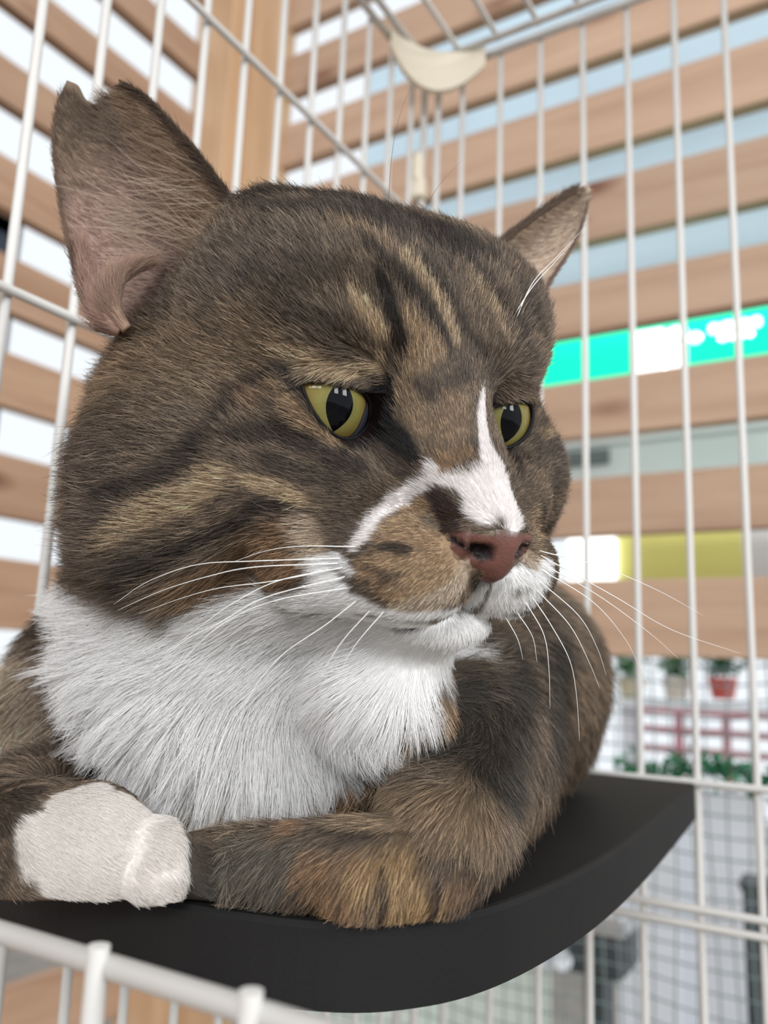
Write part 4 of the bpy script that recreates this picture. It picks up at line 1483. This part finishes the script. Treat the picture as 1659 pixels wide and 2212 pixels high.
# ------------------------------------------------------------------ nose, eyes, ears, whiskers
M_NOSE = NT('nose_leather')
at_ = M_NOSE.n('ShaderNodeAttribute', attribute_name='coat')
M_NOSE.l(at_.outputs['Color'], M_NOSE.b.inputs['Base Color'])
M_NOSE.b.inputs['Roughness'].default_value = 0.5
M_NOSE.b.inputs['Specular IOR Level'].default_value = 0.3
nz = M_NOSE.n('ShaderNodeTexVoronoi', i_Scale=1500.0)
tc = M_NOSE.n('ShaderNodeTexCoord')
M_NOSE.l(tc.outputs['Object'], nz.inputs['Vector'])
bp = M_NOSE.n('ShaderNodeBump')
bp.inputs['Strength'].default_value = 0.25
bp.inputs['Distance'].default_value = 0.0003
M_NOSE.l(nz.outputs['Distance'], bp.inputs['Height'])
M_NOSE.l(bp.outputs[0], M_NOSE.b.inputs['Normal'])
fm = (BLEA[BF] > 0.08).all(1)
used = np.unique(BF[fm])
remap = -np.ones(len(BV), int)
remap[used] = np.arange(len(used))
nose = mesh_obj('nose', to_m(BV[used] + BN[used] * 0.02), remap[BF[fm]], M_NOSE.m, cat, smooth=True)
hn = w2h(BV[used])
nc = np.tile(srgb_np((100, 64, 55)), (len(used), 1))
edge_w = smooth01((hn[:, 2] + 2.42) / 0.22)[:, None]
nc = nc * (1 - edge_w) + srgb_np((78, 58, 54)) * edge_w
slit = np.minimum(caps(np.abs(hn * [1, 0, 0]) + hn * [0, 1, 1], (0.38, 3.2, -2.76), (0.52, 2.7, -2.70), 0.14, 0.18),
                  caps(np.abs(hn * [1, 0, 0]) + hn * [0, 1, 1], (0.54, 2.95, -2.70), (1.08, 2.35, -2.46), 0.12, 0.06))
sw = smooth01((0.05 - slit) / 0.05)[:, None]
nc = nc * (1 - sw) + srgb_np((24, 15, 14)) * sw
nc *= (0.85 + 0.3 * hash_noise(BV[used], 5.0, 77))[:, None]
bw = smooth01((BLEA[used] - 0.25) / 0.4)[:, None]
add_color(nose, nc * bw + BCOL[used] * 0.75 * (1 - bw))
nose['label'] = 'reddish brown bare nose'

# eyeball shader: local z looks out, x across, y up, in units of the eye's radius
ke = NT('cat_eye')
tc = ke.n('ShaderNodeTexCoord')
sp = ke.n('ShaderNodeSeparateXYZ')
ke.l(tc.outputs['Object'], sp.inputs[0])


def mth(op, a, b=None, c=None):
    n = ke.n('ShaderNodeMath', operation=op)
    for i, v in enumerate((a, b, c)):
        if v is None:
            continue
        if isinstance(v, (int, float)):
            n.inputs[i].default_value = v
        else:
            ke.l(v, n.inputs[i])
    return n.outputs[0]


X, Y = sp.outputs[0], sp.outputs[1]
rr = mth('SQRT', mth('ADD', mth('MULTIPLY', X, X), mth('MULTIPLY', Y, Y)))
yy = mth('DIVIDE', Y, 0.52)
pup = mth('ADD', mth('DIVIDE', mth('ABSOLUTE', X), 0.285), mth('MULTIPLY', yy, yy))
pm = mth('SMOOTHSTEP' if False else 'GREATER_THAN', 1.0, pup)
nz = ke.n('ShaderNodeTexNoise', i_Scale=7.0, i_Detail=6.0, i_Roughness=0.7)
mp = ke.n('ShaderNodeMapping')
ke.l(tc.outputs['Object'], mp.inputs['Vector'])
mp.inputs['Scale'].default_value = (1, 1, 0.2)
ke.l(mp.outputs[0], nz.inputs['Vector'])
rf = mth('ADD', rr, mth('MULTIPLY', mth('SUBTRACT', nz.outputs['Fac'], 0.5), 0.22))
iris = ke.ramp(rf, [(0.20, srgb(98, 97, 60)), (0.42, srgb(118, 111, 62)), (0.66, srgb(114, 95, 48)), (0.78, srgb(76, 64, 34)), (0.845, srgb(18, 15, 13))])
mx = ke.n('ShaderNodeMix', data_type='RGBA')
ke.l(pm, mx.inputs[0])
ke.l(iris, mx.inputs[6])
mx.inputs[7].default_value = (0.002, 0.002, 0.003, 1)
ke.l(mx.outputs[2], ke.b.inputs['Base Color'])
ke.b.inputs['Roughness'].default_value = 0.35
ke.b.inputs['Specular IOR Level'].default_value = 0.0
ke.b.inputs['Coat Weight'].default_value = 1.0
ke.b.inputs['Coat Roughness'].default_value = 0.015
ke.b.inputs['Coat IOR'].default_value = 1.26
M_EYE = ke.m
M_RIM = simple_mat('dark_lid', srgb(17, 14, 13), 0.7, 0.2)
M_THIRD = simple_mat('third_eyelid', srgb(64, 66, 78), 0.2, 0.5)


def dome(nu, nv):
    V, F = [], []
    for i in range(nv + 1):
        a = math.pi * i / nv
        for j in range(nu):
            b = 2 * math.pi * j / nu
            V.append((math.sin(a) * math.cos(b), math.sin(a) * math.sin(b), math.cos(a)))
    for i in range(nv):
        for j in range(nu):
            F.append((i * nu + j, (i + 1) * nu + j, (i + 1) * nu + (j + 1) % nu, i * nu + (j + 1) % nu))
    return V, F


for sx in (-1, 1):
    c = to_m(h2w(EYE_C * np.array([sx, 1, 1])))
    V, F = dome(64, 40)
    eye = mesh_obj('eyeball', V, F, M_EYE, cat, smooth=True)
    R3 = np.stack([WH[:, 0], WH[:, 2], WH[:, 1]], 1)
    s_ = EYE_R * HS * 0.01
    # the gaze turns a little towards the lens
    gaze = Matrix.Rotation(math.radians(-4), 4, 'Y')
    M4 = Matrix([[*(R3[i] * 1.0), c[i]] for i in range(3)] + [[0, 0, 0, 1]])
    eye.matrix_world = M4 @ gaze @ Matrix.Rotation(math.radians(-5), 4, 'Z') @ Matrix.Scale(s_, 4)
    eye['label'] = 'yellow green eye with a black slit pupil'
    # dark rim of the lids
    dirs = np.concatenate([LID_G[:, :1], np.ones((len(LID_G), 1)), LID_G[:, 1:]], 1)
    dirs /= np.linalg.norm(dirs, axis=1, keepdims=True)
    loop = EYE_C + dirs * (EYE_R + 0.07)
    loop = loop * np.array([sx, 1, 1])
    loop = np.vstack([loop, loop[:2]])
    V, F = tube(to_m(h2w(loop)), 0.00045, 8, cap=False)
    mesh_obj('eyelid_rim', V, F, M_RIM, cat, smooth=True)
    # third eyelid in the inner corner
    V, F = [], []
    nu_, nv_ = 12, 14
    for i in range(nv_ + 1):
        for j in range(nu_ + 1):
            gz = -0.95 + 1.35 * i / nv_
            g0 = -0.58 - 0.42 * (max(gz + 0.5, 0) / 0.9) ** 2 + 0.5 * max(-0.5 - gz, 0)
            gx = g0 - 0.75 * j / nu_
            dd = np.array([gx, 1, gz])
            dd /= np.linalg.norm(dd)
            V.append(to_m(h2w((EYE_C + dd * (EYE_R + 0.025)) * np.array([sx, 1, 1]))))
    for i in range(nv_):
        for j in range(nu_):
            a = i * (nu_ + 1) + j
            F.append((a, a + 1, a + nu_ + 2, a + nu_ + 1))
    te = mesh_obj('third_eyelid', V, F, M_THIRD, cat, smooth=True)


def bil(G, s, t):
    nt, ns = G.shape[:2]
    x, y = s * (ns - 1), t * (nt - 1)
    i, j = np.clip(x.astype(int), 0, ns - 2), np.clip(y.astype(int), 0, nt - 2)
    fx, fy = (x - i)[:, None], (y - j)[:, None]
    return (G[j, i] * (1 - fx) + G[j, i + 1] * fx) * (1 - fy) + (G[j + 1, i] * (1 - fx) + G[j + 1, i + 1] * fx) * fy


def ear_colour(P, s, t, inner, far):
    n = len(s)
    nn = hash_noise(P, 2.5, 61)[:, None]
    if not inner:
        c = srgb_np((86, 68, 54)) * (0.75 + 0.5 * nn)
        return c * np.ones((n, 1))
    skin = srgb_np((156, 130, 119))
    deep = srgb_np((104, 80, 78))  # mostly the shade of the ear's hollow, painted into its root
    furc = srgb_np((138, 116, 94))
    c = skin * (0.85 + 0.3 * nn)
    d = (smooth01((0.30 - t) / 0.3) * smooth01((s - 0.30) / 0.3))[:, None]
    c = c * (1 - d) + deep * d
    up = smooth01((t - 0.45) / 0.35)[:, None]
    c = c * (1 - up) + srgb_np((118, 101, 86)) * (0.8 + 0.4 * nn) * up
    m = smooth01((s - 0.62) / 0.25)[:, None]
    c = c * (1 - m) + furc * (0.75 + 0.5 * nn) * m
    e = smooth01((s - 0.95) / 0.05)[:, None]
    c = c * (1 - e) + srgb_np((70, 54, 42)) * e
    if far:
        c = c * 0.25 + srgb_np((196, 176, 156)) * 0.75 * (0.85 + 0.3 * nn)
    return c


def build_ear(E, far):
    V, F, P, Q, NI = E
    nt, ns = P.shape[:2]
    tt, ss = np.meshgrid(np.linspace(0, 1, nt), np.linspace(0, 1, ns), indexing='ij')
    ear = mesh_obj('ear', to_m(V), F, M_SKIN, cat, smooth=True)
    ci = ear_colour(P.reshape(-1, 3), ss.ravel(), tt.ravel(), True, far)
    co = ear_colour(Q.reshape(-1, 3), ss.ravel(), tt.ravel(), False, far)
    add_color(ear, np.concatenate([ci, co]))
    dt = np.gradient(P, axis=0)
    dt /= np.linalg.norm(dt, axis=2, keepdims=True) + 1e-9
    ds = np.gradient(P, axis=1)
    ds /= np.linalg.norm(ds, axis=2, keepdims=True) + 1e-9
    paths, cols, rads = [], [], []

    def batch(n, s, t, G, N, dirf, L, lift, col, r0, jitter=0.15):
        root = bil(G, s, t)
        nn = bil(N, s, t)
        d = dirf(bil(dt, s, t), bil(ds, s, t)) + RNG.standard_normal((n, 3)) * jitter
        d /= np.linalg.norm(d, axis=1, keepdims=True)
        p = np.empty((n, 4, 3))
        for k, tk in enumerate((0, 0.35, 0.7, 1.0)):
            p[:, k] = root + L[:, None] * (d * tk + nn * (lift * (tk - 0.5 * tk * tk)))
        paths.append(p)
        tone = (0.85 + 0.5 * RNG.random(n))[:, None, None]
        cols.append(np.clip(col[:, None, :] * tone * np.array([0.7, 0.9, 1.1, 1.2])[None, :, None], 0, 0.95))
        rads.append(r0 * np.ones((n, 1)) * np.array([1, 0.9, 0.7, 0.2]))

    # back of the ear
    n = 9000 if not far else 5000
    s, t = RNG.random(n), RNG.random(n) * 0.93
    batch(n, s, t, Q, -NI, lambda a, b: a, 0.28 + 0.2 * RNG.random(n), 0.35, ear_colour(bil(Q, s, t), s, t, False, far), 0.006)
    # short down inside
    n = 9000 if not far else 5000
    s, t = RNG.random(n), RNG.random(n) ** 0.8 * 0.96
    batch(n, s, t, P, NI, lambda a, b: a * 0.8 - b * 0.6, 0.16 + 0.2 * RNG.random(n), 0.2, ear_colour(bil(P, s, t), s, t, True, far), 0.004)
    # thick hair along the inner edge of the cup
    n = 5000 if not far else 3500
    s, t = 1 - 0.38 * RNG.random(n) ** 1.4, RNG.random(n) * 0.97
    batch(n, s, t, P, NI, lambda a, b: a * 0.75 - b * 0.5, 0.35 + 0.5 * RNG.random(n) * (1 - 0.6 * t), 0.3, ear_colour(bil(P, s, t), s, t, True, far) * 1.1, 0.005)
    # fringe on both edges
    for lo_, hi_, col_ in ((0.975, 1.0, (84, 66, 50)), (0.0, 0.015, (120, 98, 84))):
        n = 2600
        s, t = RNG.uniform(lo_, hi_, n), RNG.random(n) * 0.90
        sg = 1.0 if lo_ > 0.5 else -1.0
        batch(n, s, t, P, NI, lambda a, b: a + b * 0.35 * sg, 0.14 + 0.22 * RNG.random(n) * (1.2 - t), 0.1, np.tile(srgb_np(col_), (n, 1)), 0.005)
    # long pale wisps across the cup
    n = 260 if not far else 160
    s, t = RNG.uniform(0.55, 0.98, n), RNG.uniform(0.05, 0.45, n)
    batch(n, s, t, P, NI, lambda a, b: a * 0.55 - b * 0.8, 1.0 + 1.6 * RNG.random(n), 0.4, np.tile(srgb_np((196, 178, 156)), (n, 1)), 0.005, 0.28)
    f = make_fur('ear_fur', ear, None, np.concatenate(paths), np.concatenate(cols), np.concatenate(rads))
    return ear


ear_n = build_ear(EAR_NEAR, False)
ear_n['label'] = 'ear with a ragged notch torn from its tip'
ear_f = build_ear(EAR_FAR, True)

# folds of skin at the mouth of the near ear
def ear_fold(pts, rads, col, hair):
    P = catmull(E1(pts), 8)
    r = np.interp(np.linspace(0, 1, len(P)), np.linspace(0, 1, len(rads)), rads)
    V, F = tube(P, r, 14)
    o = mesh_obj('ear_fold', to_m(np.array(V)), F, M_SKIN, ear_n, smooth=True)
    V = np.array(V)
    nn = hash_noise(V, 2.5, 71)[:, None]
    add_color(o, srgb_np(col) * (0.8 + 0.4 * nn))
    n = hair
    i = RNG.integers(0, len(P) - 1, n)
    f = RNG.random(n)[:, None]
    c = P[i] * (1 - f) + P[i + 1] * f
    tg = P[i + 1] - P[i]
    tg /= np.linalg.norm(tg, axis=1, keepdims=True)
    ra = RNG.standard_normal((n, 3))
    ra -= tg * (ra * tg).sum(1, keepdims=True)
    ra /= np.linalg.norm(ra, axis=1, keepdims=True)
    root = c + ra * r[i][:, None] * 0.97
    L = (0.3 + 0.6 * RNG.random(n))[:, None]
    paths = np.stack([root + L * (tg * t + ra * 0.22 * (t - 0.5 * t * t) + RNG.standard_normal((n, 3)) * 0.05 * t) for t in (0, 0.35, 0.7, 1.0)], 1)
    cc = srgb_np(col) * (0.8 + 0.5 * RNG.random((n, 1)))
    cols = np.clip(cc[:, None, :] * np.array([0.8, 0.95, 1.1, 1.2])[None, :, None], 0, 0.95)
    make_fur('ear_fur', ear_n, None, paths, cols, np.ones((n, 1)) * np.array([1, 0.9, 0.6, 0.2]) * 0.0045)


ear_fold([(262, 712, 21.5), (226, 690, 21.4), (205, 640, 21.6), (190, 585, 22.0), (178, 530, 22.4)], [0.22, 0.30, 0.24, 0.15, 0.04], (158, 128, 114), 1500)
ear_fold([(275, 712, 21.4), (248, 680, 21.35), (240, 645, 21.4), (248, 610, 21.6), (275, 585, 21.9), (310, 570, 22.3)], [0.14, 0.22, 0.25, 0.20, 0.13, 0.05], (160, 132, 114), 2600)

M_WHISK = simple_mat('white_whisker', (0.86, 0.84, 0.80), 0.35)
M_WHISKD = simple_mat('dark_whisker', srgb(60, 50, 44), 0.4)
# pixel paths; the depth runs from where the root sits on the muzzle by the added centimetres
WHISK = [
    ([(768, 1181), (650, 1180), (575, 1190), (500, 1215)], 0.8, 0),
    ([(735, 1206), (550, 1212), (425, 1220), (320, 1256), (245, 1306)], 1.0, 0),
    ([(730, 1217), (550, 1225), (450, 1245), (350, 1276), (255, 1318)], 0.6, 0),
    ([(735, 1228), (585, 1256), (475, 1270), (390, 1293), (300, 1326)], 1.2, 0),
    ([(740, 1226), (600, 1255), (500, 1305), (430, 1355), (345, 1420)], 0.4, 0),
    ([(745, 1246), (575, 1290), (475, 1345), (390, 1390), (300, 1475)], 0.2, 0),
    ([(750, 1270), (600, 1296), (500, 1336), (425, 1395), (345, 1490)], 0.6, 0),
    ([(770, 1298), (700, 1352), (615, 1410), (560, 1470), (525, 1530)], 0.3, 0),
    ([(800, 1318), (745, 1378), (710, 1430), (690, 1465)], 0.3, 0),
    ([(830, 1320), (770, 1390), (735, 1450)], 0.2, 0),
    ([(1165, 1215), (1290, 1285), (1400, 1365), (1465, 1422)], 2.0, 0),
    ([(1168, 1200), (1330, 1290), (1450, 1360), (1600, 1412)], 2.5, 0),
    ([(1150, 1290), (1190, 1350), (1230, 1425), (1245, 1500), (1252, 1600)], 0.6, 0),
    ([(1160, 1275), (1230, 1350), (1270, 1425), (1296, 1488)], 0.8, 0),
    ([(1135, 1300), (1175, 1372), (1186, 1450), (1188, 1530)], 0.5, 0),
    ([(1165, 1255), (1250, 1330), (1290, 1400), (1310, 1460)], 1.2, 0),
    ([(1090, 1330), (1118, 1380), (1130, 1425)], 0.2, 0),
    ([(1115, 1320), (1150, 1375), (1160, 1430)], 0.3, 0),
    ([(1168, 1230), (1280, 1300), (1350, 1380), (1385, 1450)], 1.6, 0),
    ([(1165, 1190), (1300, 1225), (1420, 1275), (1520, 1330)], 2.5, 0),
    ([(838, 455), (846, 340), (862, 255), (888, 185)], 0.5, 1),
    ([(905, 480), (945, 405), (996, 348)], 0.6, 1),
    ([(1110, 700), (1150, 612), (1200, 558), (1252, 503)], 0.8, 0),
    ([(1105, 690), (1150, 620), (1195, 570), (1240, 520)], 1.0, 0),
]
for pts, add_d, dark in WHISK:
    h = hit(*pts[0])
    if h is None:
        h = hit(pts[0][0] - 8, pts[0][1])
    if h is None:
        continue
    d0 = float(h @ (RM @ np.array([0, 0, -1.0])))
    P = [pc(u, v, d0 - 0.05 + add_d * k / (len(pts) - 1)) for k, (u, v) in enumerate(pts)]
    P = catmull(P, 8)
    r = np.linspace(0.000125, 0.00003, len(P)) * (0.6 if dark else 1.0)
    V, F = tube(to_m(P), r, 6)
    mesh_obj('whisker', V, F, M_WHISKD if dark else M_WHISK, cat, smooth=True)
